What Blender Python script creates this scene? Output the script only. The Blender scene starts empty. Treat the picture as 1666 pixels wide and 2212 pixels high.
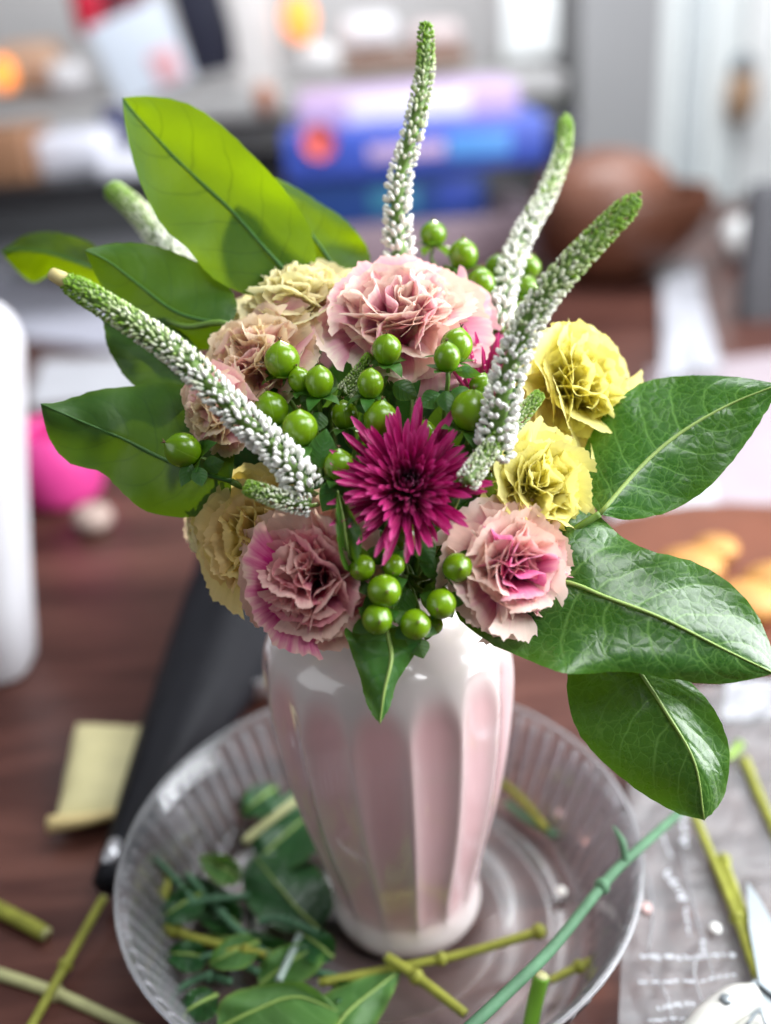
import bpy, math, random
from mathutils import Vector, Matrix, noise
R = math.radians
rnd = random.Random(7)
sc = bpy.context.scene
col = sc.collection

# ------------------------------------------------------------------ camera
CAM = Vector((0.005, -0.442, 0.491)); PITCH, ROLL = R(26.55), R(-4.38)
FW = Vector((0, math.cos(PITCH), -math.sin(PITCH)))
_rt = Vector((1, 0, 0)); _up = _rt.cross(FW)
RT = math.cos(ROLL)*_rt + math.sin(ROLL)*_up
UP = -math.sin(ROLL)*_rt + math.cos(ROLL)*_up
FPX = 1106/math.tan(R(27))
cd = bpy.data.cameras.new('camera'); cam = bpy.data.objects.new('camera', cd); col.objects.link(cam)
cam.matrix_world = Matrix(((RT.x, UP.x, -FW.x, CAM.x), (RT.y, UP.y, -FW.y, CAM.y), (RT.z, UP.z, -FW.z, CAM.z), (0, 0, 0, 1)))
cd.sensor_fit = 'VERTICAL'; cd.sensor_height = 24; cd.lens = 12/math.tan(R(27))
cd.clip_start = 0.01; cd.clip_end = 60
cd.dof.use_dof = True; cd.dof.focus_distance = 0.452; cd.dof.aperture_fstop = 1.5
sc.camera = cam
# ------------------------------------------------------------------ light
w = bpy.data.worlds.new('World'); sc.world = w; w.use_nodes = True
w.node_tree.nodes['Background'].inputs[0].default_value = (0.80, 0.90, 1.0, 1)
w.node_tree.nodes['Background'].inputs[1].default_value = 0.115
def area(name, loc, target, sx, sy, power, colr):
    ld = bpy.data.lights.new(name, 'AREA'); ld.shape = 'RECTANGLE'; ld.size = sx; ld.size_y = sy
    ld.energy = power; ld.color = colr
    o = bpy.data.objects.new(name, ld); col.objects.link(o); o.location = loc
    o.rotation_euler = (Vector(target)-Vector(loc)).to_track_quat('-Z', 'Y').to_euler()
    o['label'] = 'area lamp for window daylight and added fill'; o['kind'] = 'structure'
    return o
area('window_and_fill_light', (1.20, 0.05, 0.72), (0, 0, 0.22), 0.8, 1.25, 47, (0.95, 0.98, 1.0))
area('window_and_fill_light', (0.75, -0.55, 1.75), (0, 0.0, 0.25), 0.7, 0.7, 17, (0.97, 0.98, 1.0))
area('window_and_fill_light', (0.7, 1.3, 2.1), (0.3, 2.4, 0.2), 1.8, 0.9, 66, (0.95, 0.98, 1.0))  # added fill lamp that brightens the far end
area('window_and_fill_light', (-1.2, -0.45, 0.85), (0, 0, 0.25), 0.9, 0.9, 4, (0.95, 0.98, 1.0))  # added weak fill for the left side of the bouquet
ld = bpy.data.lights.new('sunbeam', 'SPOT'); ld.energy = 260; ld.color = (1.0, 0.95, 0.80); ld.spot_size = R(9.5); ld.spot_blend = 0.5; ld.shadow_soft_size = 0.07
o = bpy.data.objects.new('sunbeam', ld); col.objects.link(o); o.location = (0.38, 1.75, 1.05); o['kind'] = 'structure'; o['label'] = 'beam of sunlight from behind the bouquet'
o.rotation_euler = (CAM+(FW+RT*((510-833)/FPX)-UP*((440-1106)/FPX))*.507-o.location).to_track_quat('-Z', 'Y').to_euler()
sc.view_settings.view_transform = 'Standard'; sc.view_settings.look = 'None'
sc.view_settings.exposure = 0.22; sc.view_settings.gamma = 1.0; sc.view_settings.use_curve_mapping = False
sc.cycles.use_denoising = True
sc.cycles.use_adaptive_sampling = True; sc.cycles.adaptive_threshold = 0.025
sc.cycles.max_bounces = 6; sc.cycles.transparent_max_bounces = 16
sc.cycles.caustics_reflective = False; sc.cycles.caustics_refractive = False
sc.cycles.sample_clamp_indirect = 4.0

# ------------------------------------------------------------------ picture-to-place helpers (fixed world points)
def ray(u, v): return FW + RT*((u-833)/FPX) - UP*((v-1106)/FPX)
def PX(u, v, d): return CAM + ray(u, v)*d
def PY(u, v, y):
    r = ray(u, v); return CAM + r*((y-CAM.y)/r.y)
def PZ(u, v, z):
    r = ray(u, v); return CAM + r*((z-CAM.z)/r.z)
def catmull(pts, n):
    pts = [Vector(p) for p in pts]
    P = [2*pts[0]-pts[1]] + pts + [2*pts[-1]-pts[-2]]
    m = len(pts)-1; out = []
    for i in range(n):
        x = i/(n-1)*m; k = min(int(x), m-1); t = x-k
        a, b, c, e = P[k], P[k+1], P[k+2], P[k+3]
        out.append(0.5*((2*b)+(c-a)*t+(2*a-5*b+4*c-e)*t*t+(3*b-a-3*c+e)*t**3))
    return out
def lin(vals, t):
    if not isinstance(vals, (list, tuple)): return vals
    x = t*(len(vals)-1); k = min(int(x), len(vals)-2)
    return vals[k]+(vals[k+1]-vals[k])*(x-k)

# ------------------------------------------------------------------ objects
WM = {}
def mesh(name, verts, faces, mat, smooth=True, uvs=None, cols=None):
    me = bpy.data.meshes.new(name); me.from_pydata([tuple(v) for v in verts], [], faces)
    if uvs:
        l = me.uv_layers.new(name='UVMap')
        buf = []
        for lp in me.loops: buf.extend(uvs[lp.vertex_index])
        l.data.foreach_set('uv', buf)
    if cols:
        a = me.color_attributes.new('Col', 'FLOAT_COLOR', 'POINT')
        buf = []
        for c in cols: buf.extend((c[0], c[1], c[2], 1.0))
        a.data.foreach_set('color', buf)
    if smooth: me.polygons.foreach_set('use_smooth', [True]*len(me.polygons))
    if isinstance(mat, (list, tuple)):
        for m in mat: me.materials.append(m)
    else: me.materials.append(mat)
    me.update()
    return me
def put(name, me, parent=None, M=None):
    o = bpy.data.objects.new(name, me); col.objects.link(o)
    M = M or Matrix.Identity(4); WM[o.name] = M
    if parent:
        o.parent = parent; M = WM[parent.name].inverted() @ M
    o.matrix_local = M
    return o
def tag(o, label, cat, group=None):
    o['label'] = label; o['category'] = cat
    if group: o['group'] = group
    return o
def thing(name, label, cat, loc, group=None):
    o = put(name, None, None, Matrix.Translation(Vector(loc)))
    o.empty_display_size = 0.01
    return tag(o, label, cat, group)
def structure(o): o['kind'] = 'structure'; return o

def tube(pts, rad, n=8, cap=True):
    V, F = [], []; m = len(pts); prev = None
    for i, p in enumerate(pts):
        t = (pts[min(i+1, m-1)]-pts[max(i-1, 0)]).normalized()
        if prev is None:
            a = t.cross(Vector((0, 0, 1)))
            if a.length < 1e-3: a = t.cross(Vector((1, 0, 0)))
            a.normalize()
        else: a = (prev-t*prev.dot(t)).normalized()
        prev = a; b = t.cross(a); r = lin(rad, i/(m-1))
        for k in range(n):
            q = 2*math.pi*k/n; V.append(p+a*(r*math.cos(q))+b*(r*math.sin(q)))
    for i in range(m-1):
        for k in range(n):
            F.append((i*n+k, i*n+(k+1) % n, (i+1)*n+(k+1) % n, (i+1)*n+k))
    if cap: F.append(tuple(range(n-1, -1, -1))); F.append(tuple(range((m-1)*n, m*n)))
    return V, F
def lathe(prof, n=24, fn=None):
    V, F = [], []
    for i, (r, z) in enumerate(prof):
        for k in range(n):
            q = 2*math.pi*k/n; rr = fn(r, z, q, i) if fn else r
            V.append(Vector((rr*math.cos(q), rr*math.sin(q), z)))
    for i in range(len(prof)-1):
        for k in range(n): F.append((i*n+k, i*n+(k+1) % n, (i+1)*n+(k+1) % n, (i+1)*n+k))
    return V, F
def box(c, s, bev=0.0):
    x, y, z = s[0]/2, s[1]/2, s[2]/2; c = Vector(c)
    if bev <= 0:
        V = [c+Vector((a*x, b*y, e*z)) for a in (-1, 1) for b in (-1, 1) for e in (-1, 1)]
        return V, [(0, 1, 3, 2), (4, 6, 7, 5), (0, 4, 5, 1), (2, 3, 7, 6), (0, 2, 6, 4), (1, 5, 7, 3)]
    # rounded slab: rounded-rectangle rings stacked in z
    rings = []; n = 5
    def ring(ins, zz):
        b = max(bev-ins, 1e-4); out = []
        for cx, cy, a0 in ((x-bev, y-bev, 0), (-x+bev, y-bev, 90), (-x+bev, -y+bev, 180), (x-bev, -y+bev, 270)):
            for k in range(n):
                a = R(a0+90*k/(n-1)); out.append(c+Vector((cx+b*math.cos(a), cy+b*math.sin(a), zz)))
        return out
    bz = min(bev, z*0.9)
    for ins, zz in ((bev*.9, -z), (bev*.3, -z+bz*.3), (0, -z+bz), (0, z-bz), (bev*.3, z-bz*.3), (bev*.9, z)): rings.append(ring(ins, zz))
    m = 4*n; V = [v for r_ in rings for v in r_]; F = []
    for i in range(len(rings)-1):
        for k in range(m): F.append((i*m+k, i*m+(k+1) % m, (i+1)*m+(k+1) % m, (i+1)*m+k))
    F.append(tuple(range(m-1, -1, -1))); F.append(tuple(range((len(rings)-1)*m, len(rings)*m)))
    return V, F
def ball(r, n=16, m=10, sq=(1, 1, 1)):
    prof = [(max(r*math.sin(math.pi*i/m), 1e-5), -r*math.cos(math.pi*i/m)) for i in range(m+1)]
    V, F = lathe(prof, n)
    return [Vector((v.x*sq[0], v.y*sq[1], v.z*sq[2])) for v in V], F
def frame(z, xhint=Vector((1, 0, 0))):
    z = z.normalized(); x = xhint-z*xhint.dot(z)
    if x.length < 1e-3: x = Vector((0, 1, 0))-z*z.y
    x.normalize(); y = z.cross(x)
    return Matrix(((x.x, y.x, z.x), (x.y, y.y, z.y), (x.z, y.z, z.z))).to_4x4()
def imgdir(dx, dy, toward):      # a direction given as right / up / towards the viewer
    return (RT*dx + UP*dy - FW*toward).normalized()

# ------------------------------------------------------------------ materials
class NT:
    def __init__(s, name):
        s.m = bpy.data.materials.new(name); s.m.use_nodes = True; s.t = s.m.node_tree; s.t.nodes.clear()
        s.out = s.n('ShaderNodeOutputMaterial')
    def n(s, typ, **kw):
        x = s.t.nodes.new(typ)
        for k, v in kw.items():
            if k.startswith('i_'):
                key = k[2:]; x.inputs[int(key) if key.isdigit() else key.replace('_', ' ')].default_value = v
            else: setattr(x, k, v)
        return x
    def l(s, a, b): s.t.links.new(a, b)
    def math(s, op, a, b=None, c=None, clamp=False):
        x = s.n('ShaderNodeMath', operation=op, use_clamp=clamp)
        for i, q in enumerate((a, b, c)):
            if q is None: continue
            if isinstance(q, (int, float)): x.inputs[i].default_value = q
            else: s.l(q, x.inputs[i])
        return x.outputs[0]
    def mix(s, f, a, b, mode='MIX'):
        x = s.n('ShaderNodeMix', data_type='RGBA', blend_type=mode)
        for k, q in ((0, f), (6, a), (7, b)):
            if isinstance(q, (int, float)): x.inputs[k].default_value = q
            elif isinstance(q, tuple): x.inputs[k].default_value = (*q, 1)
            else: s.l(q, x.inputs[k])
        return x.outputs[2]
    def ramp(s, f, stops):
        x = s.n('ShaderNodeValToRGB'); s.l(f, x.inputs[0]); e = x.color_ramp.elements
        while len(e) < len(stops): e.new(0.5)
        for el, (p, c) in zip(e, stops):
            el.position = p; el.color = (*c, 1) if isinstance(c, tuple) else (c, c, c, 1)
        return x.outputs[0]
    def noise(s, vec, scale, detail=3, rough=0.5):
        x = s.n('ShaderNodeTexNoise', i_Scale=scale, i_Detail=detail, i_Roughness=rough)
        if vec is not None: s.l(vec, x.inputs['Vector'])
        return x.outputs['Fac']
    def coord(s, k='Object'): return s.n('ShaderNodeTexCoord').outputs[k]
    def bsdf(s, **kw): return s.n('ShaderNodeBsdfPrincipled', **kw)
    def done(s, sh): s.l(sh, s.out.inputs['Surface']); return s.m
def plain(name, c, rough=0.5, var=0.15, scale=30, metallic=0.0, coat=0.0, bump=0.0, spec=0.5):
    t = NT(name); p = t.bsdf(i_Roughness=rough, i_Metallic=metallic); p.inputs['Specular IOR Level'].default_value = spec
    p.inputs['Coat Weight'].default_value = coat
    f = t.noise(t.coord(), scale, 4)
    t.l(t.mix(f, tuple(x*(1-var) for x in c), tuple(min(1, x*(1+var)) for x in c)), p.inputs['Base Color'])
    if bump:
        b = t.n('ShaderNodeBump', i_Strength=bump, i_Distance=0.002); t.l(f, b.inputs['Height']); t.l(b.outputs[0], p.inputs['Normal'])
    return t.done(p.outputs[0])
def glow(name, c, e):
    t = NT(name); p = t.bsdf(i_Roughness=0.5); p.inputs['Base Color'].default_value = (*c, 1)
    p.inputs['Emission Color'].default_value = (*c, 1); p.inputs['Emission Strength'].default_value = e
    return t.done(p.outputs[0])
def clear(name, tint=(0.97, 0.97, 0.98), haze=0.06, rough=0.08, bump=0.0, bscale=60, fres=1.45, spec=1.0):
    t = NT(name)
    tr = t.n('ShaderNodeBsdfTransparent'); tr.inputs[0].default_value = (*tint, 1)
    gl = t.n('ShaderNodeBsdfGlossy', i_Roughness=rough); df = t.n('ShaderNodeBsdfDiffuse'); df.inputs[0].default_value = (0.85, 0.85, 0.88, 1)
    fr = t.n('ShaderNodeFresnel', i_IOR=fres)
    if bump:
        b = t.n('ShaderNodeBump', i_Strength=bump, i_Distance=0.004); t.l(t.noise(t.coord(), bscale, 3), b.inputs['Height'])
        for q in (gl, fr, df): t.l(b.outputs[0], q.inputs['Normal'])
    m1 = t.n('ShaderNodeMixShader', i_0=haze); t.l(tr.outputs[0], m1.inputs[1]); t.l(df.outputs[0], m1.inputs[2])
    m2 = t.n('ShaderNodeMixShader'); t.l(t.math('MULTIPLY', fr.outputs[0], spec), m2.inputs[0]); t.l(m1.outputs[0], m2.inputs[1]); t.l(gl.outputs[0], m2.inputs[2])
    return t.done(m2.outputs[0])

def leaf_mat(name, dark, mid, vein, trans, tf=0.35, rough=0.30, vs=170, nlat=7, spec=0.5, bstr=0.5, cell=0.55):
    t = NT(name); uv = t.n('ShaderNodeUVMap').outputs[0]; ob = t.coord()
    s_ = t.n('ShaderNodeSeparateXYZ'); t.l(uv, s_.inputs[0]); s, q = s_.outputs[0], s_.outputs[1]
    tt = t.math('MULTIPLY_ADD', q, 2.0, -1.0); at = t.math('ABSOLUTE', tt)
    side = t.math('GREATER_THAN', tt, 0.0)
    nz = t.math('MULTIPLY_ADD', t.noise(ob, 55, 2), 0.07, -0.035)
    # lateral veins sweep from the midrib towards the tip
    f = t.math('SUBTRACT', s, t.math('MULTIPLY', t.math('POWER', at, 1.35), 0.24))
    f = t.math('ADD', t.math('ADD', f, nz), t.math('MULTIPLY', side, 0.5/nlat))
    f = t.math('FRACT', t.math('MULTIPLY', f, float(nlat)))
    dl = t.math('ABSOLUTE', t.math('SUBTRACT', f, 0.5))
    lat = t.math('MULTIPLY', t.math('SUBTRACT', 1.0, t.math('MULTIPLY', dl, 17.0), clamp=True),
                 t.math('SUBTRACT', 1.0, t.math('POWER', at, 4.0), clamp=True))
    mw = t.math('MULTIPLY_ADD', s, -0.030, 0.045)
    midr = t.math('SUBTRACT', 1.0, t.math('DIVIDE', at, mw), clamp=True)
    dist = t.n('ShaderNodeVectorMath', operation='MULTIPLY_ADD')
    nzv = t.n('ShaderNodeTexNoise', i_Scale=120.0, i_Detail=2.0); t.l(ob, nzv.inputs['Vector'])
    t.l(nzv.outputs['Color'], dist.inputs[0]); dist.inputs[1].default_value = (0.006, 0.006, 0.006); t.l(ob, dist.inputs[2])
    def vor(scale, wd):
        v = t.n('ShaderNodeTexVoronoi', feature='DISTANCE_TO_EDGE', i_Scale=scale); t.l(dist.outputs[0], v.inputs['Vector'])
        return t.math('SUBTRACT', 1.0, t.math('DIVIDE', v.outputs['Distance'], wd), clamp=True), v.outputs['Distance']
    net, nd = vor(vs, 0.062); fine, fd = vor(vs*2.3, 0.09)
    veins = t.math('MAXIMUM', t.math('MAXIMUM', midr, t.math('MULTIPLY', lat, 0.85)), t.math('MAXIMUM', t.math('MULTIPLY', net, cell), t.math('MULTIPLY', fine, cell*0.35)))
    base = t.mix(t.ramp(t.noise(ob, 28, 4), [(0.3, 0.0), (0.7, 1.0)]), dark, mid)
    cl = t.mix(t.math('MULTIPLY', veins, 0.75), base, vein)
    hue = t.n('ShaderNodeHueSaturation'); oi = t.n('ShaderNodeObjectInfo')
    t.l(t.math('MULTIPLY_ADD', oi.outputs['Random'], 0.02, 0.49), hue.inputs['Hue'])
    t.l(t.math('MULTIPLY_ADD', oi.outputs['Random'], 0.35, 0.85), hue.inputs['Value']); t.l(cl, hue.inputs['Color'])
    spot = t.ramp(t.noise(ob, 210, 4, .65), [(0.66, 0.0), (0.74, 0.5)]); spt = t.n('ShaderNodeRGBToBW'); t.l(spot, spt.inputs[0])
    edge = t.math('MULTIPLY', t.math('POWER', at, 14.0), 0.55)
    cl = t.mix(edge, hue.outputs[0], (mid[0]*2.6, mid[1]*1.6, mid[2]*1.0))
    cl = t.mix(t.math('MULTIPLY', spt.outputs[0], .6), cl, (mid[0]*2.2, mid[1]*.8, mid[2]))
    p = t.bsdf(i_Roughness=rough); p.inputs['Specular IOR Level'].default_value = spec
    t.l(cl, p.inputs['Base Color'])
    t.l(t.math('MULTIPLY_ADD', t.noise(ob, 60, 5, .7), 0.34, rough-0.12), p.inputs['Roughness'])
    h = t.math('SUBTRACT', t.math('ADD', t.math('MULTIPLY', t.math('MINIMUM', nd, 0.35), 0.9), t.math('MULTIPLY', t.math('MINIMUM', dl, 0.25), 1.6)), t.math('MULTIPLY', midr, 0.8))
    b = t.n('ShaderNodeBump', i_Strength=bstr, i_Distance=0.0012); t.l(h, b.inputs['Height']); t.l(b.outputs[0], p.inputs['Normal'])
    tr = t.n('ShaderNodeBsdfTranslucent'); t.l(t.mix(t.math('MULTIPLY', veins, 0.5), trans, tuple(x*0.35 for x in trans)), tr.inputs[0])
    m = t.n('ShaderNodeMixShader', i_0=tf); t.l(p.outputs[0], m.inputs[1]); t.l(tr.outputs[0], m.inputs[2])
    return t.done(m.outputs[0])
def petal_mat(name, stops, streak, tf=0.45, shift=0.35, alt=None, altf=0.5, vlines=26, rough=.6, spec=.2):
    t = NT(name); uv = t.n('ShaderNodeUVMap').outputs[0]; ob = t.coord(); oi = t.n('ShaderNodeObjectInfo').outputs['Random']
    s_ = t.n('ShaderNodeSeparateXYZ'); t.l(uv, s_.inputs[0])
    cmb = t.n('ShaderNodeCombineXYZ'); t.l(t.math('MULTIPLY', s_.outputs[0], float(vlines)), cmb.inputs[0]); t.l(t.math('MULTIPLY', s_.outputs[1], 2.2), cmb.inputs[1]); t.l(t.math('MULTIPLY', oi, 40.0), cmb.inputs[2])
    st = t.noise(cmb.outputs[0], 1.0, 3, 0.6)
    big = t.noise(ob, 70, 3)
    f = t.math('ADD', s_.outputs[1], t.math('MULTIPLY_ADD', st, streak, -0.5*streak))
    f = t.math('ADD', f, t.math('MULTIPLY_ADD', oi, shift, -0.5*shift)); f = t.math('ADD', f, t.math('MULTIPLY_ADD', big, 0.3, -0.15), clamp=True)
    c = t.ramp(f, stops)
    if alt:
        r2 = t.math('FRACT', t.math('MULTIPLY', oi, 7.31)); c = t.mix(t.math('MULTIPLY', t.math('GREATER_THAN', r2, 1-altf), t.math('MULTIPLY_ADD', big, 0.8, 0.2, clamp=True)), c, alt)
    fade = t.math('MULTIPLY_ADD', st, 0.25, 0.86); hv = t.n('ShaderNodeHueSaturation'); t.l(fade, hv.inputs['Value']); t.l(c, hv.inputs['Color']); c = hv.outputs[0]
    p = t.bsdf(i_Roughness=rough); p.inputs['Specular IOR Level'].default_value = spec; p.inputs['Sheen Weight'].default_value = 0.15
    t.l(c, p.inputs['Base Color'])
    b = t.n('ShaderNodeBump', i_Strength=0.35, i_Distance=0.0008); t.l(st, b.inputs['Height']); t.l(b.outputs[0], p.inputs['Normal'])
    tr = t.n('ShaderNodeBsdfTranslucent'); t.l(c, tr.inputs[0])
    m = t.n('ShaderNodeMixShader', i_0=tf); t.l(p.outputs[0], m.inputs[1]); t.l(tr.outputs[0], m.inputs[2])
    return t.done(m.outputs[0])
def attr_mat(name, rough=0.45, sss=0.0, coat=0.0, var=0.0, spec=0.5):
    t = NT(name); a = t.n('ShaderNodeVertexColor', layer_name='Col'); p = t.bsdf(i_Roughness=rough)
    c = a.outputs[0]
    if var: c = t.mix(t.math('MULTIPLY', t.noise(t.coord(), 200, 3), var), c, (0.3, 0.3, 0.2), 'MULTIPLY')
    t.l(c, p.inputs['Base Color']); p.inputs['Coat Weight'].default_value = coat; p.inputs['Coat Roughness'].default_value = 0.04
    p.inputs['Specular IOR Level'].default_value = spec
    if sss:
        p.inputs['Subsurface Weight'].default_value = sss; p.inputs['Subsurface Radius'].default_value = (1, .7, .6); p.inputs['Subsurface Scale'].default_value = 0.004
    return t.done(p.outputs[0])
def wood_mat():
    t = NT('dark_wood'); ob = t.coord()
    mp = t.n('ShaderNodeMapping'); t.l(ob, mp.inputs[0]); mp.inputs['Rotation'].default_value = (0, 0, R(28)); mp.inputs['Scale'].default_value = (4, 30, 1)
    g = t.noise(mp.outputs[0], 1.6, 6, 0.6); mp2 = t.n('ShaderNodeMapping'); t.l(ob, mp2.inputs[0]); mp2.inputs['Rotation'].default_value = (0, 0, R(28)); mp2.inputs['Scale'].default_value = (1.2, 9, 1)
    g2 = t.noise(mp2.outputs[0], 1.4, 2)
    c = t.ramp(t.math('ADD', t.math('MULTIPLY', g, 0.5), t.math('MULTIPLY', g2, 0.5)), [(0.36, (0.030, 0.010, 0.008)), (0.5, (0.080, 0.030, 0.023)), (0.66, (0.15, 0.062, 0.046))])
    p = t.bsdf(i_Roughness=0.34); p.inputs['Specular IOR Level'].default_value = .32; t.l(c, p.inputs['Base Color'])
    b = t.n('ShaderNodeBump', i_Strength=0.12, i_Distance=0.001); t.l(g, b.inputs['Height']); t.l(b.outputs[0], p.inputs['Normal'])
    t.l(t.math('MULTIPLY_ADD', g, 0.15, 0.27), p.inputs['Roughness'])
    return t.done(p.outputs[0])

M_wood = wood_mat()
M_leaf = leaf_mat('salal_leaf', (0.012, 0.068, 0.009), (0.026, 0.115, 0.012), (0.17, 0.36, 0.08), (0.20, 0.48, 0.01), tf=0.16, rough=.24, cell=.55, bstr=.3, spec=.55, vs=185)
M_leafb = leaf_mat('soft_leaf', (0.010, 0.055, 0.006), (0.020, 0.085, 0.008), (0.008, 0.05, 0.006), (0.30, 0.46, 0.0), tf=0.45, rough=0.5, cell=0.12, bstr=0.2, spec=.25)
M_leafc = leaf_mat('smooth_dark_leaf', (0.018, 0.070, 0.006), (0.034, 0.105, 0.008), (0.02, 0.075, 0.01), (0.20, 0.36, 0.0), tf=0.15, rough=.45, cell=.12, bstr=.15, spec=.4)
M_sepal = leaf_mat('sepal', (0.035, 0.13, 0.018), (0.07, 0.20, 0.025), (0.03, 0.11, 0.02), (0.25, 0.5, 0.02), tf=0.25, rough=0.42, cell=0.05, nlat=4, bstr=0.2)
M_hleaf = leaf_mat('small_leaf', (0.020, 0.085, 0.012), (0.045, 0.16, 0.02), (0.02, 0.09, 0.02), (0.25, 0.5, 0.02), tf=0.25, rough=0.4, cell=0.1, nlat=6, bstr=0.3)
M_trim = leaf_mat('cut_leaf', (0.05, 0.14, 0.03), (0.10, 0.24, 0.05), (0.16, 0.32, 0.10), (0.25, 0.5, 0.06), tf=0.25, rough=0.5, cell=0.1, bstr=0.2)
M_trimd_gap = leaf_mat('dark_cut_and_gap_shade_leaf', (0.008, 0.05, 0.012), (0.016, 0.085, 0.016), (0.03, 0.10, 0.02), (0.06, 0.2, 0.02), tf=0.15, rough=0.35, cell=0.2)  # dark cut leaves; also paints the gap shade on the inner leaves
M_stem = plain('green_stem', (0.12, 0.22, 0.03), 0.5, 0.4, 120)
M_stemo = plain('olive_stem', (0.26, 0.27, 0.04), 0.6, 0.6, 70, bump=.3, spec=.3)
M_stemg = plain('sea_green_stem', (0.085, 0.19, 0.105), 0.65, 0.5, 70, bump=.3, spec=.3)
M_stemp = plain('pale_stem', (0.42, 0.42, 0.20), 0.6, 0.3, 60)
M_calyx = plain('calyx_green', (0.10, 0.20, 0.05), 0.5, 0.3, 100)
M_bud = attr_mat('bud', 0.5)
M_twig = plain('brown_twig', (0.13, 0.06, 0.03), 0.7, 0.3, 100)

# ------------------------------------------------------------------ the setting
V, F = box((0.0, 0.78, -0.020), (3.4, 2.75, 0.036), 0.006)
structure(put('tabletop', mesh('tabletop', V, F, M_wood, False)))
M_wall = plain('wall_paint', (0.60, 0.58, 0.58), 0.9, 0.05, 3)
M_wallg = plain('grey_wall', (0.36, 0.36, 0.37), 0.9, 0.05, 3)
V, F = box((-0.6, 3.05, 0.2), (3.9, 0.06, 2.4)); structure(put('wall', mesh('wall', V, F, M_wall, False)))
V, F = box((0.72, 2.72, 0.2), (0.22, 0.5, 2.4)); structure(put('wall_return', mesh('wall_return', V, F, M_wallg, False)))
V, F = box((0, 1.5, -0.78), (8, 8, 0.04)); structure(put('floor', mesh('floor', V, F, plain('floor_grey', (0.16, 0.16, 0.18), 0.7), False)))


# ------------------------------------------------------------------ vase
ZB = 0.0052
NF = 15
VPROF = [(0.0405, 0.0), (0.0440, 0.002), (0.0452, 0.008), (0.0440, 0.016), (0.0432, 0.022), (0.0440, 0.028), (0.0468, 0.044), (0.0520, 0.066), (0.0572, 0.090),
         (0.0612, 0.114), (0.0640, 0.137), (0.0656, 0.156), (0.0662, 0.170), (0.0658, 0.183), (0.0638, 0.193), (0.0590, 0.202), (0.0510, 0.209), (0.0435, 0.214), (0.0400, 0.219), (0.0400, 0.227), (0.0418, 0.234), (0.0425, 0.236)]
def vase():
    rz = catmull([Vector((r, z, 0)) for r, z in VPROF], 110)
    n = NF*16; V, C, F = [], [], []
    off = R(6.5)-math.pi/2
    for p in rz:
        r, z = p.x, p.y
        for k in range(n):
            q = 2*math.pi*k/n; ph = ((q-off)/(2*math.pi)*NF) % 1.0; x = 2*ph-1   # -1..1 across one flute, ridges at the ends
            top = 0.203-0.013*abs(x)**2.5
            e = min(1, max(0, (top-z)/0.026)); e = e*e*(3-2*e)
            e2 = min(1, max(0, (z-0.012)/0.022)); e2 = e2*e2*(3-2*e2)
            prof = (1-abs(x)**2.2)
            dep = e*e2*prof
            rr = r*(1-0.042*dep+0.012*e*e2*(1-prof))
            V.append(Vector((rr*math.cos(q), rr*math.sin(q), z)))
            g = e*e2*(.5+.5*min(1, prof*1.1))
            wht = (0.72, 0.64, 0.625); pnk = (0.75, 0.475, 0.495)
            C.append(tuple(a+(b-a)*g for a, b in zip(wht, pnk)))
    m = len(rz)
    inner = [(0.0400, 0.236), (0.0375, 0.226), (0.039, 0.217), (0.050, 0.204), (0.060, 0.188), (0.0615, 0.16), (0.053, 0.11), (0.042, 0.06), (0.036, 0.02), (0.0005, 0.012)]
    for r, z in inner:
        for k in range(n):
            q = 2*math.pi*k/n; V.append(Vector((r*math.cos(q), r*math.sin(q), z))); C.append((0.72, 0.62, 0.62))
    tot = m+len(inner)
    for i in range(tot-1):
        for k in range(n): F.append((i*n+k, i*n+(k+1) % n, (i+1)*n+(k+1) % n, (i+1)*n+k))
    F.append(tuple(range(n-1, -1, -1)))
    me = mesh('vase', V, F, attr_mat('milky_pink_glass', 0.22, coat=1.0), True, cols=C)
    o = put('vase', me, None, Matrix.Translation((0, 0, ZB)))
    tag(o, 'milky pink glass vase with vertical flutes holding the bouquet', 'vase')
vase()

# ------------------------------------------------------------------ stems into the vase
def stem_path(B, ax, spread=0.026, n=26, drop=0.03, back=0.0):
    a = math.atan2(B.y, B.x); r = min(spread, 0.3*math.hypot(B.x, B.y)+0.006)
    N = Vector((r*math.cos(a), r*math.sin(a), 0.226)); b = a+math.pi+rnd.uniform(-.5, .5)
    E = Vector((0.022*math.cos(b), 0.022*math.sin(b), 0.026))
    p1 = B-ax*drop+(FW*back if back else Vector())
    if p1.z < 0.252: p1 = (B+Vector((0, 0, 0.26)))/2; p1.z = max(p1.z, 0.250)
    return catmull([B, p1, N, E], n)
def add_stem(root, B, ax, r0, mat, drop=0.03, spread=0.026, back=0.0):
    V, F = tube(stem_path(B, ax, spread, drop=drop, back=back), [r0, r0*1.05, r0*1.1], 8)
    return put('stem', mesh('stem', V, F, mat), root)

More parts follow.
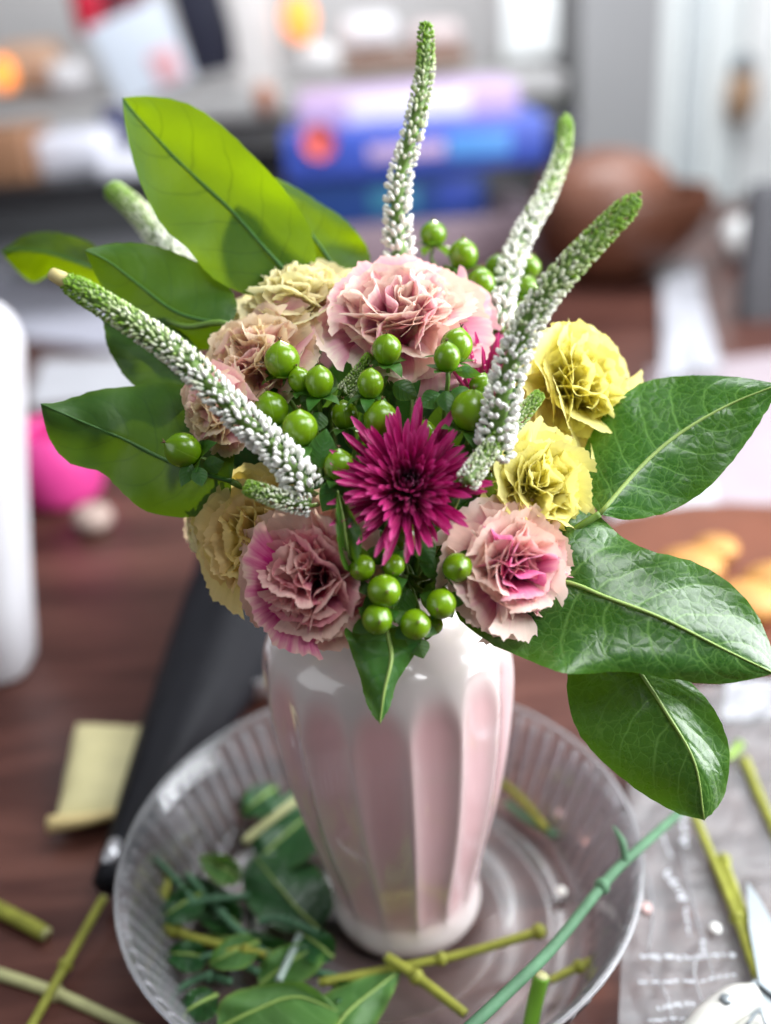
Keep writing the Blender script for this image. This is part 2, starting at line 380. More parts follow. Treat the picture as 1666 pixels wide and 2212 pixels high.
# ------------------------------------------------------------------ leaves
def leaf_mesh(mid, left, right, dep, mat, fold=0.0, tilt=0.0, wav=0.002, serr=1.4, ns=36, nt=9, seed=0, space='px'):
    rr = random.Random(seed)
    if True:
        cm = catmull([Vector((a, b, 0)) for a, b in mid], ns)
        cl = catmull([Vector((a, b, 0)) for a, b in [mid[0]]+left+[mid[-1]]], ns)
        cr = catmull([Vector((a, b, 0)) for a, b in [mid[0]]+right+[mid[-1]]], ns)
    V, UV, F = [], [], []; cols_ = 2*nt+1
    for i in range(ns):
        s = i/(ns-1); d0 = lin(dep, s)
        env = min(1, 4*s*(1-s)+.05)
        for j in range(cols_):
            t = j/nt-1
            e = cl[i] if t < 0 else cr[i]
            a = abs(t); p = cm[i].lerp(e, a)
            if a == 1 and 0 < i < ns-1:
                dv = (e-cm[i]); L = max(dv.length, 1); p = p+dv/L*(rr.uniform(-.4, 1)*serr+(serr*.8 if i % 2 else 0))
            d = d0+fold*a**1.2*env+tilt*t*env+wav*env*(math.sin(9*s+3*t+seed)*a+0.5*math.sin(23*s+seed*2)*a*a)
            d += 0.0006*noise.noise(Vector((p.x*.02, p.y*.02, seed)))
            V.append(PX(p.x, p.y, d) if space == 'px' else PZ(p.x, p.y, d)); UV.append((s, t*.5+.5))
    for i in range(ns-1):
        for j in range(cols_-1):
            a = i*cols_+j; F.append((a, a+1, a+1+cols_, a+cols_))
    return mesh('leaf', V, F, mat, True, UV)
def branch(name, label, leaves, stempts, group=None, smat=None, r=0.0016):
    """leaves: list of dicts; the stem runs from the first leaf base down into the vase"""
    B = PX(*stempts[0]); pts = [PX(*p) for p in stempts]
    N = pts[-1]; a = math.atan2(N.y, N.x)
    end = Vector((0.024*math.cos(a), 0.024*math.sin(a), 0.236)); low = Vector((-0.02*math.cos(a), -0.02*math.sin(a), 0.03))
    root = thing(name, label, 'foliage', low, group)
    V, F = tube(catmull(pts+[end, low], 40), r, 8); put('stem', mesh('stem', V, F, smat or M_stem), root)
    for k, L in enumerate(leaves):
        o = put('leaf', leaf_mesh(L['mid'], L['left'], L['right'], L['dep'], L.get('mat', M_leaf), L.get('fold', .004), L.get('tilt', 0), L.get('wav', .002), seed=L.get('seed', k+3)), root)
        mp = [PX(a, b, lin(L['dep'], i/(len(L['mid'])-1))-0.0003) for i, (a, b) in enumerate(L['mid'])]
        if L.get('petiole'): mp = [PX(*L['petiole'])]+mp
        V, F = tube(catmull(mp, 26), [0.0011, 0.0008, 0.0003], 6); put('midrib', mesh('midrib', V, F, L.get('rib', M_rib)), o)
    return root
M_rib = plain('midrib_green', (0.26, 0.38, 0.09), 0.5, 0.2, 90)
M_ribd = plain('dark_midrib_green', (0.035, 0.12, 0.012), 0.5, 0.2, 90)

branch('salal_branch', 'leafy branch with the big upright backlit leaf and a second leaf behind it', [
    dict(mid=[(648, 618), (580, 545), (500, 455), (400, 362), (305, 262), (265, 211)],
         left=[(560, 640), (480, 612), (436, 575), (405, 535), (360, 497), (318, 428), (288, 345), (271, 268)],
         right=[(680, 575), (676, 515), (650, 458), (600, 395), (540, 330), (470, 265), (400, 223), (325, 208)],
         dep=[.497, .503, .508, .510, .508, .503], mat=M_leafb, fold=-.006, tilt=.004, rib=M_ribd),
    dict(mid=[(748, 615), (690, 530), (620, 440), (548, 372)], left=[(680, 610), (615, 550), (560, 470), (540, 410)],
         right=[(795, 575), (790, 530), (745, 475), (690, 438), (620, 395)], dep=[.515, .528, .532, .530], mat=M_leafb, fold=.003, rib=M_ribd)],
    [(648, 618, .497), (720, 680, .49), (780, 800, .49)])
branch('salal_branch', 'leafy branch beside the long pale tipped spike, its small blurred leaf farthest out', [
    dict(mid=[(500, 700), (430, 690), (370, 668), (300, 615), (235, 565), (183, 540)], left=[(470, 750), (400, 752), (335, 740), (265, 682), (215, 608)],
         right=[(512, 660), (488, 615), (420, 565), (335, 532), (250, 526)], dep=[.485, .492, .497, .499, .498, .495], mat=M_leafc, fold=.006, tilt=-.002, rib=M_ribd),
    dict(mid=[(262, 600), (190, 575), (110, 548), (50, 540), (2, 543)], left=[(225, 630), (150, 592), (110, 592), (72, 610), (38, 585)],
         right=[(240, 560), (190, 523), (120, 503), (60, 507), (25, 528)], dep=[.535, .548, .555, .556, .554], mat=M_leafb, fold=.012, rib=M_ribd),
    dict(mid=[(440, 860), (380, 800), (300, 735), (222, 690)], left=[(370, 870), (300, 838), (265, 805), (235, 752)], right=[(450, 800), (400, 725), (320, 690)],
         dep=[.478, .488, .494, .496], mat=M_leafc, fold=.005, rib=M_ribd)],
    [(235, 590, .538), (380, 700, .497), (500, 705, .485), (600, 850, .48)])
branch('salal_branch', 'broad dark leaf tucked under the berry beside the white jug', [
    dict(mid=[(500, 1040), (420, 1018), (350, 990), (270, 950), (180, 912), (88, 872)], left=[(492, 1095), (450, 1112), (380, 1116), (310, 1100), (262, 1060), (220, 1020), (150, 998), (107, 945)],
         right=[(505, 960), (470, 890), (420, 845), (360, 828), (290, 834), (205, 845), (130, 868)],
         dep=[.455, .466, .472, .475, .474, .470], mat=M_leafc, fold=.006, tilt=.003, wav=.003, rib=M_ribd)],
    [(500, 1040, .455), (600, 1090, .47), (720, 1150, .49)])
branch('salal_branch', 'glossy netted leaf pointing up beside the yellow carnations', [
    dict(mid=[(1296, 1110), (1390, 1003), (1475, 932), (1580, 872), (1684, 830)],
         left=[(1263, 1060), (1258, 990), (1290, 918), (1340, 862), (1395, 825), (1480, 812), (1590, 815)],
         right=[(1360, 1122), (1445, 1104), (1512, 1066), (1572, 1008), (1622, 940), (1664, 872)],
         dep=[.452, .462, .466, .466, .462], fold=.006, tilt=-.010)],
    [(1296, 1110, .452), (1230, 1150, .455), (1120, 1220, .48)])
branch('salal_branch', 'two large glossy netted leaves drooping beside the vase', [
    dict(mid=[(1050, 1235), (1215, 1255), (1310, 1290), (1430, 1335), (1560, 1400), (1674, 1455)],
         right=[(985, 1318), (1050, 1382), (1110, 1412), (1180, 1440), (1240, 1456), (1350, 1450), (1450, 1466), (1560, 1477)],
         left=[(1100, 1150), (1200, 1105), (1285, 1112), (1345, 1162), (1410, 1192), (1490, 1212), (1565, 1252), (1628, 1318), (1664, 1398)],
         dep=[.462, .444, .438, .435, .436, .440], fold=.006, tilt=-.010, wav=.004),
    dict(mid=[(1340, 1385), (1385, 1455), (1435, 1532), (1500, 1645), (1522, 1772)],
         right=[(1250, 1405), (1226, 1465), (1240, 1560), (1290, 1632), (1372, 1702), (1455, 1752)],
         left=[(1420, 1415), (1485, 1468), (1542, 1532), (1573, 1610), (1572, 1685), (1555, 1735)],
         dep=[.462, .452, .444, .440, .440], fold=.009, tilt=.003, wav=.003)],
    [(1330, 1380, .459), (1200, 1300, .466), (1060, 1240, .47), (960, 1260, .49)])

# ------------------------------------------------------------------ carnations
def petal_mesh(L, ha, th0, th1, ruf, seed, mat, nu=9, nw=49, cup=0.0, serr=0.024, kk=1.0):
    rr = random.Random(seed); k1 = kk*rr.uniform(2.2, 4.0); k2 = kk*rr.uniform(5.5, 8); p1 = rr.uniform(0, 6.28); p2 = rr.uniform(0, 6.28); tw = rr.uniform(-.25, .25)
    nn = 30; cx, cz = [0.0], [0.0]
    def th(x): return th0+(th1-th0)*min(x, 1.15)**1.5
    for i in range(nn+8):
        x = (i+.5)/nn; cx.append(cx[-1]+math.sin(th(x))/nn); cz.append(cz[-1]+math.cos(th(x))/nn)
    def cen(x):
        y = max(0, x)*nn; k = min(int(y), nn+7); f = y-k
        return cx[k]+(cx[k+1]-cx[k])*f, cz[k]+(cz[k+1]-cz[k])*f
    V, UV, F = [], [], []
    teeth = [rr.uniform(-.2, 1)*serr*(1 if j % 2 else -.6) for j in range(nw)]
    lob = [0.07*noise.noise(Vector((j*.17, seed*1.7, 0)))+0.05*noise.noise(Vector((j*.4, seed*2.7, 5))) for j in range(nw)]
    for i in range(nu):
        u = (i/(nu-1))**0.85
        for j in range(nw):
            w_ = 2*j/(nw-1)-1; a = ha*w_*(0.35+0.65*u)
            ue = u*(1+(lob[j])*u*u)+(teeth[j] if i == nu-1 else 0)
            r_ = max(ue, 0.02); s = r_*math.cos(a); y = r_*math.sin(a)+0.04*w_
            x, z = cen(s*1.0); t_ = th(s)
            dn = ruf*u**1.4*(math.sin(k1*w_+p1)+0.3*math.sin(k2*w_+p2))+cup*w_*w_*u+tw*w_*u*u
            x -= math.cos(t_)*dn; z += math.sin(t_)*dn
            V.append(Vector((x*L, y*L, z*L))); UV.append((j/(nw-1), u))
    for i in range(nu-1):
        for j in range(nw-1):
            a = i*nw+j; F.append((a, a+1, a+1+nw, a+nw))
    return mesh('petal', V, F, mat, True, UV)
def carnation(label, u, v, d, rpx, axis, mat, seed, layers=None, flat=1.0, grp=None, outer=None, heart=None):
    rr = random.Random(seed); P = PX(u, v, d); ax = axis.normalized(); Rm = rpx*d/FPX
    O = P-ax*(0.45*Rm*flat)
    base = O-ax*(0.75*Rm)
    path_end = stem_path(base, ax)[-1]
    root = thing('carnation', label, 'carnation', path_end, grp)
    fr = Matrix.Translation(O) @ frame(ax, Vector((1, 0, .1)))
    layers = layers or [(6, 1.10, 50, 104, 60, .035, 0), (6, 1.02, 36, 82, 60, .045, .02), (6, .92, 20, 58, 58, .065, .08), (7, .84, 8, 36, 54, .10, .15), (7, .78, 2, 18, 50, .13, .20), (5, .74, -4, 4, 50, .15, .07)]
    ph = rr.uniform(0, 6.28)
    for li, (n, L, t0, t1, ha, ruf, rho) in enumerate(layers):
        for k in range(n):
            a = ph+2*math.pi*(k+.5*(li % 2))/n+rr.uniform(-.3, .3)
            me = petal_mesh(Rm*1.12*L*rr.uniform(.86, 1.08), R(ha*rr.uniform(.8, 1.2)), R(t0), R(t1*flat+rr.uniform(-14, 14)), ruf*rr.uniform(.6, 1.35), seed*100+li*20+k, (outer if outer and li < 2 else heart if heart and li > 3 else mat), cup=rr.uniform(-.16, .22)+(.10 if li > 2 else 0), kk=1.0+.22*li)
            off = Matrix.Translation((rho*Rm*rr.uniform(.6, 1.3), 0, -0.16*Rm*(1-li/6)))
            yaw = Matrix.Rotation(rr.uniform(-1, 1)*(0.1 if li < 2 else .75), 4, 'Z') @ Matrix.Rotation(rr.uniform(-.12, .12)*(1+.5*li), 4, 'X')
            put('petal', me, root, fr @ Matrix.Rotation(a, 4, 'Z') @ off @ yaw)
    V, F = lathe([(0.05*Rm, -0.85*Rm), (0.16*Rm, -0.80*Rm), (0.22*Rm, -0.6*Rm), (0.24*Rm, -.25*Rm), (0.28*Rm, 0.05*Rm), (0.22*Rm, 0.05*Rm)], 14)
    put('calyx', mesh('calyx', V, F, M_calyx), root, fr)
    add_stem(root, base, ax, 0.0019, M_stem)
    return root
K = petal_mat
MP_A = K('carnation_pink_cream', [(0.0, (0.50, 0.05, 0.22)), (0.50, (0.86, 0.28, 0.48)), (0.78, (0.90, 0.50, 0.56)), (0.97, (0.93, 0.77, 0.66))], .35, shift=.5, alt=(0.92, 0.76, 0.56), altf=.35)
MP_B = K('carnation_cream', [(0.0, (0.62, 0.32, 0.30)), (0.35, (0.82, 0.62, 0.44)), (0.7, (0.88, 0.78, 0.50)), (1.0, (0.90, 0.85, 0.50))], .25, shift=.4, alt=(0.84, 0.56, 0.52), altf=.25)
MP_C = K('carnation_dusty_pink', [(0.0, (0.52, 0.10, 0.26)), (0.45, (0.86, 0.36, 0.48)), (0.72, (0.91, 0.56, 0.57)), (0.96, (0.94, 0.78, 0.60))], .25, shift=.55, alt=(0.88, 0.75, 0.44), altf=.3)
MP_D = K('carnation_magenta', [(0.0, (0.34, 0.01, 0.15)), (0.60, (0.60, 0.025, 0.29)), (0.82, (0.74, 0.28, 0.44)), (0.98, (0.84, 0.56, 0.50))], .6, shift=.45, alt=(0.74, 0.36, 0.42), altf=.35)
MP_E = K('carnation_ochre_yellow', [(0.0, (0.56, 0.46, 0.10)), (0.5, (0.86, 0.74, 0.24)), (1.0, (0.90, 0.76, 0.34))], .3, shift=.4, alt=(0.92, 0.70, 0.38), altf=.25, tf=.55)
MP_F = K('carnation_rose_peach', [(0.0, (0.70, 0.06, 0.32)), (0.56, (0.88, 0.28, 0.50)), (0.76, (0.93, 0.50, 0.57)), (0.97, (0.95, 0.75, 0.66))], .40, shift=.6, alt=(0.95, 0.68, 0.58), altf=.3)
MP_G = K('carnation_yellow', [(0.0, (0.62, 0.56, 0.06)), (0.4, (0.88, 0.80, 0.20)), (1.0, (0.93, 0.87, 0.34))], .2, shift=.3)
MP_DO = K('carnation_magenta_outer', [(0.0, (0.45, 0.01, 0.22)), (0.60, (0.62, 0.03, 0.24)), (0.80, (0.78, 0.26, 0.40)), (0.95, (0.88, 0.64, 0.54))], .45, shift=.3)
MP_DI = K('carnation_dusty_rose', [(0.0, (0.40, 0.02, 0.18)), (0.5, (0.64, 0.14, 0.28)), (0.8, (0.78, 0.35, 0.38)), (0.98, (0.86, 0.58, 0.52))], .35, shift=.5)
MP_AO = K('carnation_orchid_pink', [(0.0, (0.56, 0.05, 0.30)), (0.55, (0.86, 0.30, 0.50)), (0.8, (0.90, 0.52, 0.58)), (0.96, (0.93, 0.76, 0.66))], .5, shift=.35, alt=(0.93, 0.70, 0.58), altf=.3)
MP_FH = K('carnation_rose_heart', [(0.0, (0.66, 0.04, 0.30)), (0.6, (0.90, 0.20, 0.50)), (0.86, (0.93, 0.42, 0.58)), (1.0, (0.95, 0.66, 0.62))], .35, shift=.5)
carnation('pink and cream carnation behind the berries, under the tall straight spike', 868, 668, .478, 172, imgdir(.05, .70, .80), MP_A, 11, outer=MP_AO, heart=MP_AO)
carnation('cream carnation in front of the big upright leaf', 645, 632, .497, 128, imgdir(-.15, .80, .6), MP_B, 12, flat=.95)
carnation('dusty pink carnation crossed by the long pale tipped spike', 535, 775, .476, 142, imgdir(-.5, .35, .7), MP_C, 13)
carnation('dusty pink carnation half hidden under the long pale tipped spike', 455, 885, .458, 95, imgdir(-.7, -.15, .6), MP_C, 19)
carnation('ochre yellow carnation touching the magenta carnation', 545, 1162, .460, 136, imgdir(-.45, -.02, .85), MP_E, 15)
carnation('pale peach carnation mostly hidden under the broad dark leaf', 440, 1150, .490, 78, imgdir(-.7, -.25, .3), MP_B, 20)
carnation('magenta pink carnation hanging over the vase shoulder', 672, 1248, .438, 150, imgdir(-.22, -.02, .95), MP_DI, 14, outer=MP_DO)
carnation('rose and peach carnation on top of the large netted leaves', 1116, 1228, .440, 150, imgdir(.38, -.02, .9), MP_F, 16, heart=MP_FH)
carnation('larger yellow carnation behind the leaning spike', 1266, 826, .486, 146, imgdir(.48, .28, .7), MP_G, 17)
carnation('yellow carnation between the rose carnation and the upward leaf', 1175, 1052, .452, 130, imgdir(.35, .10, .85), MP_G, 18)

# ------------------------------------------------------------------ chrysanthemums
def floret_mesh(L, W, t0, t1, seed, mat, quill=.6):
    rr = random.Random(seed); ns, nc = 9, 5; V, UV, F = [], [], []; x = z = 0.0; sw = rr.uniform(-.10, .10)
    for i in range(ns):
        s = i/(ns-1); t = t0+(t1-t0)*s**1.2
        if i: x += math.sin(t)*L/(ns-1); z += math.cos(t)*L/(ns-1)
        wd = W*(0.45+0.55*math.sin(min(1, s*1.15)*math.pi*.62))*(1 if s < .86 else max(.25, 1-((s-.86)/.14)**2*.85))
        for j in range(nc):
            q = (j/(nc-1)-.5)*2; cu = quill*wd*(q*q-0.4)
            V.append(Vector((x-math.cos(t)*cu, q*wd+sw*s*s*L, z+math.sin(t)*cu))); UV.append((j/(nc-1), s))
    for i in range(ns-1):
        for j in range(nc-1):
            a = i*nc+j; F.append((a, a+1, a+1+nc, a+nc))
    return mesh('petal', V, F, mat, True, UV)
MP_M = K('chrysanthemum_magenta', [(0.0, (0.10, 0.001, 0.035)), (0.4, (0.32, 0.003, 0.095)), (0.8, (0.50, 0.008, 0.165)), (1.0, (0.62, 0.05, 0.26))], .25, tf=.25, shift=.3, vlines=5, rough=.38, spec=.5)
MP_MD = K('chrysanthemum_core', [(0.0, (0.03, 0.0, 0.012)), (0.6, (0.10, 0.002, 0.035)), (1.0, (0.30, 0.02, 0.12))], .2, tf=.1, shift=.2, vlines=4)
def chrysanthemum(label, u, v, d, rpx, axis, seed, n=290, tmax=92, lmin=.2):
    rr = random.Random(seed); P = PX(u, v, d); ax = axis.normalized(); Rm = rpx*d/FPX
    O = P-ax*(0.22*Rm); base = O-ax*0.25*Rm
    root = thing('chrysanthemum', label, 'chrysanthemum', stem_path(base, ax)[-1])
    fr = Matrix.Translation(O) @ frame(ax, Vector((1, 0, .1)))
    bins = {}
    for i in range(n):
        f = i/(n-1); a = i*2.39996+rr.uniform(-.12, .12)
        b = int(f*11.99); k = rr.randrange(4)
        if (b, k) not in bins:
            fb = (b+.5)/12
            L = Rm*(lmin+(1.0-lmin)*fb**.75); t1 = R(-35+(tmax+25)*fb**.55)+R(rr.uniform(-9, 9)); t0 = R(12+tmax*.62*fb)
            bins[(b, k)] = floret_mesh(L, Rm*(.031+.015*fb), t0, t1, seed*50+b*5+k, MP_MD if fb < .2 else MP_M, .75)
        rb = Rm*0.17*math.sqrt(f)
        M = fr @ Matrix.Rotation(a, 4, 'Z') @ Matrix.Translation((rb, 0, 0.05*Rm-0.12*Rm*f)) @ Matrix.Rotation(R(rr.uniform(-7, 7)), 4, 'X') @ Matrix.Scale(rr.uniform(.70, 1.15), 4)
        put('petal', bins[(b, k)], root, M)
    V, F = lathe([(0.03*Rm, -.27*Rm), (.2*Rm, -.22*Rm), (.26*Rm, -.05*Rm), (.2*Rm, .04*Rm), (.001, .06*Rm)], 14)
    put('calyx', mesh('calyx', V, F, M_calyx), root, fr)
    add_stem(root, base, ax, 0.0018, M_stem)
chrysanthemum('magenta chrysanthemum with a dark core facing out below the berries', 882, 1040, .428, 168, imgdir(-.03, .30, 1), 31)
chrysanthemum('magenta chrysanthemum half hidden behind the leaning spike', 1092, 876, .484, 195, imgdir(.45, .25, .35), 32, n=190, tmax=84)

# ------------------------------------------------------------------ veronica spikes
def bud_mesh(name, t):
    """one closed bud with its green base; t = 0 open white at the foot of the spike, 1 green at the tip"""
    white = (0.88, 0.87, 0.82); pale = (0.62, 0.68, 0.40); green = (0.20, 0.38, 0.015)
    k = max(0, (t-.45)/.3); k = min(1, k); k2 = min(1, max(0, (t-.66)/.22))
    c = tuple(a+(b-a)*k for a, b in zip(white, pale)); c = tuple(a+(b-a)*k2 for a, b in zip(c, green)); g = (0.06, 0.17, 0.03)
    prof = [(0.10, 0.0), (.18, .12), (.22, .30), (.28, .5), (.315, .66), (.26, .84), (.11, .96), (.01, 1.0)]
    V, F = lathe(prof, 7); C = []
    for r, z in prof: C += [tuple(a+(b-a)*min(1, max(0, (z-.20)/.14)) for a, b in zip(g, c))]*7
    return mesh('bud', V, F, M_bud, True, cols=C)
BUDS = [bud_mesh('bud', i/11) for i in range(12)]
def spike(label, pts, r0, r1, seed, blen=.0052, nrow=None, wt=(0.0, 1.0), tipmat=None, stem_to=True, core=0.42, density=1.0, group=None):
    rr = random.Random(seed)
    P = catmull([PX(*p) for p in pts], 60)
    L = sum((P[i+1]-P[i]).length for i in range(59))
    ax = (P[3]-P[0]).normalized(); path = stem_path(P[0], ax) if stem_to else None
    root = thing('veronica_spike', label, 'flower spike', path[-1] if stem_to else P[0], group)
    # green core, continued down as the stem
    V, F = tube(P, [r0*core, r0*core*.9, r1*.75, r1*.35], 8); put('core', mesh('core', V, F, M_stem), root)
    if stem_to: add_stem(root, P[0], ax, max(0.0010, r0*.18), M_stem, drop=.012, back=.045)
    items = []; s = 0.0; row = 0
    while s < 1.0:
        tt = wt[0]+(wt[1]-wt[0])*s
        size = blen*(1-.62*min(1, max(0, tt-.08)/.85))
        rad = r0+(r1-r0)*s**1.15; rad *= (1 if s < .93 else math.sqrt(max(.05, 1-((s-.93)/.075)**2)))
        n = max(4, int(density*2*math.pi*(rad*.85)/(size*.66)))
        i = min(58, int(s*59)); f = s*59-i; p = P[i].lerp(P[i+1], f); t = (P[i+1]-P[i]).normalized()
        a = t.cross(Vector((.3, .2, 1))).normalized(); b = t.cross(a)
        for k in range(n):
            q = 2*math.pi*(k+.5*(row % 2))/n+rr.uniform(-.16, .16)
            rd = a*math.cos(q)+b*math.sin(q)
            dr = (rd+t*(.55+.5*tt+rr.uniform(-.22, .22))).normalized()
            sz = size*rr.uniform(.62, 1.22)
            o = p+rd*max(rad-sz*.75, rad*.25)+t*(rr.uniform(-.4, .4)*size)
            bi = min(11, max(0, int(tt*11+rr.uniform(-1.2, 1.6)+(3 if rr.random() < .04 else 0))))
            items.append((sz, o, dr, bi))
        s += size*.64/L/density**.5; row += 1
    order = sorted(range(len(items)), key=lambda i: -items[i][0]); keep = set(order[:300])
    V, C, F = [], [], []
    for i, (sz, o, dr, bi) in enumerate(items):
        M = Matrix.Translation(o) @ frame(dr) @ Matrix.Diagonal((sz*.84, sz*.80, sz*1.04, 1))
        if i in keep: put('bud', BUDS[bi], root, M)
        else:
            me = BUDS[bi]; b0 = len(V); ca = me.color_attributes['Col'].data
            for vtx in me.vertices: V.append(M @ vtx.co); C.append(ca[vtx.index].color[:3])
            for pl in me.polygons: F.append(tuple(b0+x for x in pl.vertices))
    if V:
        o = put('young_buds', mesh('young_buds', V, F, M_bud, True, cols=C), root); o['kind'] = 'stuff'
    return root
spike('tall upright white flower spike with a green tip rising over the pink carnation', [(866, 600, .505), (860, 500, .503), (862, 400, .498), (895, 270, .492), (918, 150, .488), (920, 48, .485)], .0082, .0040, 41, blen=.0058, density=.82)
spike('blurred white and green spike leaning behind the small back berries', [(1078, 720, .505), (1090, 620, .515), (1130, 510, .528), (1180, 420, .540), (1214, 330, .552), (1222, 255, .560)], .0075, .0046, 42, blen=.0055, wt=(.05, 1))
spike('thick white spike leaning across the yellow carnations to a green tip', [(1066, 985, .435), (1078, 900, .428), (1110, 770, .422), (1170, 650, .416), (1270, 535, .412), (1376, 428, .410)], .0090, .0052, 43, blen=.0056)
sp4 = spike('long white spike reaching out over the dark leaves to a pale cut tip', [(665, 1058, .432), (600, 975, .430), (500, 880, .426), (390, 770, .424), (260, 680, .424), (140, 606, .426)], .0082, .0055, 44, blen=.0054)
V, F = lathe([(.0030, -.003), (.0033, .001), (.0028, .0055), (.0021, .0062), (.0019, .004), (.0005, .003)], 12)
put('cut_tip', mesh('cut_tip', V, F, plain('pale_tip', (.62, .52, .22), .6, .3, 300)), sp4, Matrix.Translation(PX(137, 604, .426)) @ frame(PX(128, 600, .426)-PX(160, 616, .426)))
spike('short blurred spike sticking out behind the broad backlit leaf', [(400, 585, .548), (350, 520, .560), (290, 450, .570), (240, 408, .576)], .0085, .0062, 45, blen=.0050, wt=(.3, 1))
spike('tiny green spike lying on the ochre yellow carnation', [(668, 1092, .430), (610, 1080, .428), (560, 1062, .428), (532, 1052, .429)], .0052, .0036, 46, blen=.0034, wt=(.45, 1))
spike('tiny green spike beside the thick leaning spike, above the yellow carnation', [(1082, 945, .436), (1120, 905, .438), (1152, 868, .440), (1166, 852, .441)], .0046, .0028, 47, blen=.0030, wt=(.62, 1))
spike('tiny green spike touching the chrysanthemum petals', [(1008, 1042, .420), (1040, 995, .424), (1066, 958, .427), (1078, 944, .428)], .0054, .0034, 48, blen=.0032, wt=(.55, .95))
spike('tiny dark green spike standing between the berries', [(742, 850, .462), (770, 815, .462), (790, 785, .462), (800, 768, .462)], .0044, .0026, 49, blen=.0030, wt=(.70, 1))

# ------------------------------------------------------------------ hypericum sprigs
def berry_mat():
    t = NT('green_berry'); ob = t.coord(); s_ = t.n('ShaderNodeSeparateXYZ'); t.l(ob, s_.inputs[0]); oi = t.n('ShaderNodeObjectInfo').outputs['Random']
    an = t.math('ARCTAN2', s_.outputs[1], s_.outputs[0]); sm = t.math('ABSOLUTE', t.math('SINE', t.math('MULTIPLY', an, 1.5)))
    seam = t.math('SUBTRACT', 1.0, t.math('MULTIPLY', sm, 14.0), clamp=True)
    big = t.noise(ob, 130, 3)
    c = t.mix(t.math('ADD', t.math('MULTIPLY', big, .7), t.math('MULTIPLY', oi, .3)), (0.09, 0.21, 0.003), (0.19, 0.33, 0.004))
    c = t.mix(t.math('MULTIPLY', seam, .35), c, (0.30, 0.46, 0.06))
    p = t.bsdf(i_Roughness=.22); t.l(c, p.inputs['Base Color']); p.inputs['Coat Weight'].default_value = .3; p.inputs['Coat Roughness'].default_value = .12
    pass
    b = t.n('ShaderNodeBump', i_Strength=.15, i_Distance=.0006); t.l(t.math('ADD', t.math('MULTIPLY', seam, -1.0), t.math('MULTIPLY', t.noise(ob, 500, 2), .25)), b.inputs['Height']); t.l(b.outputs[0], p.inputs['Normal'])
    return t.done(p.outputs[0])
M_berry = berry_mat()
_bp = [(0.001, -1.02), (.30, -.98), (.62, -.80), (.86, -.48), (.98, -.10), (.985, .18), (.89, .50), (.70, .76), (.45, .95), (.22, 1.07), (.08, 1.15), (.001, 1.18)]
_V, _F = lathe([(p.x, p.y) for p in catmull([Vector((a, b, 0)) for a, b in _bp], 22)], 22); ME_berry = mesh('berry', _V, _F, M_berry)
_V, _F = [], []
for k in range(3):
    a = k*2.1; v_, f_ = tube([Vector((0, 0, 1.12)), Vector((.05*math.cos(a), .05*math.sin(a), 1.26)), Vector((.14*math.cos(a), .14*math.sin(a), 1.36))], [.05, .035, .02], 5)
    _F += [tuple(i+len(_V) for i in f) for f in f_]; _V += v_
ME_style = mesh('style', _V, _F, M_twig)
def sepal_mesh(seed, bend):
    V, UV, F = [], [], []; ns, nc = 9, 7
    for i in range(ns):
        s = i/(ns-1); wd = .52*math.sin(math.pi*min(1, .06+s*.94)**.85)+.01; t = R(35+bend*s); x = s*1.25
        for j in range(nc):
            q = (j/(nc-1)-.5)*2; V.append(Vector((.12+x*math.sin(R(62+bend*.5*s)), q*wd, -1.0+x*math.cos(R(62+bend*.5*s))+.16*q*q*wd))); UV.append((s, j/(nc-1)))
    for i in range(ns-1):
        for j in range(nc-1):
            a = i*nc+j; F.append((a, a+1, a+1+nc, a+nc))
    return mesh('sepal', V, F, M_sepal, True, UV)
ME_sepal = [sepal_mesh(1, 70), sepal_mesh(2, 20), sepal_mesh(3, 110)]
def small_leaf(root, u, v, d, lpx, ang, tow=0.2, wid=.45, roll=0, mat=None, name='leaf', seed=1):
    L = lpx*d/FPX; V, UV, F = [], [], []; ns, nc = 14, 9; rr = random.Random(seed)
    bend = rr.uniform(20, 50)
    for i in range(ns):
        s = i/(ns-1); wd = wid*math.sin(math.pi*min(1, .03+s*.97)**.8)+.004
        for j in range(nc):
            q = (j/(nc-1)-.5)*2; V.append(Vector((L*q*wd, L*(-.25*s*s*math.sin(R(bend))-.22*wd*abs(q)+.02*math.sin(7*s+q)), L*s))); UV.append((s, j/(nc-1)))
    for i in range(ns-1):
        for j in range(nc-1):
            a = i*nc+j; F.append((a, a+1, a+1+nc, a+nc))
    z = imgdir(math.cos(R(ang)), math.sin(R(ang)), tow); y = (-FW-z*(-FW).dot(z)).normalized(); x = y.cross(z)
    B = Matrix(((x.x, y.x, z.x), (x.y, y.y, z.y), (x.z, y.z, z.z))).to_4x4() @ Matrix.Rotation(R(roll), 4, 'Z')
    return put(name, mesh(name, V, F, mat or M_hleaf, True, UV), root, Matrix.Translation(PX(u, v, d)) @ B)
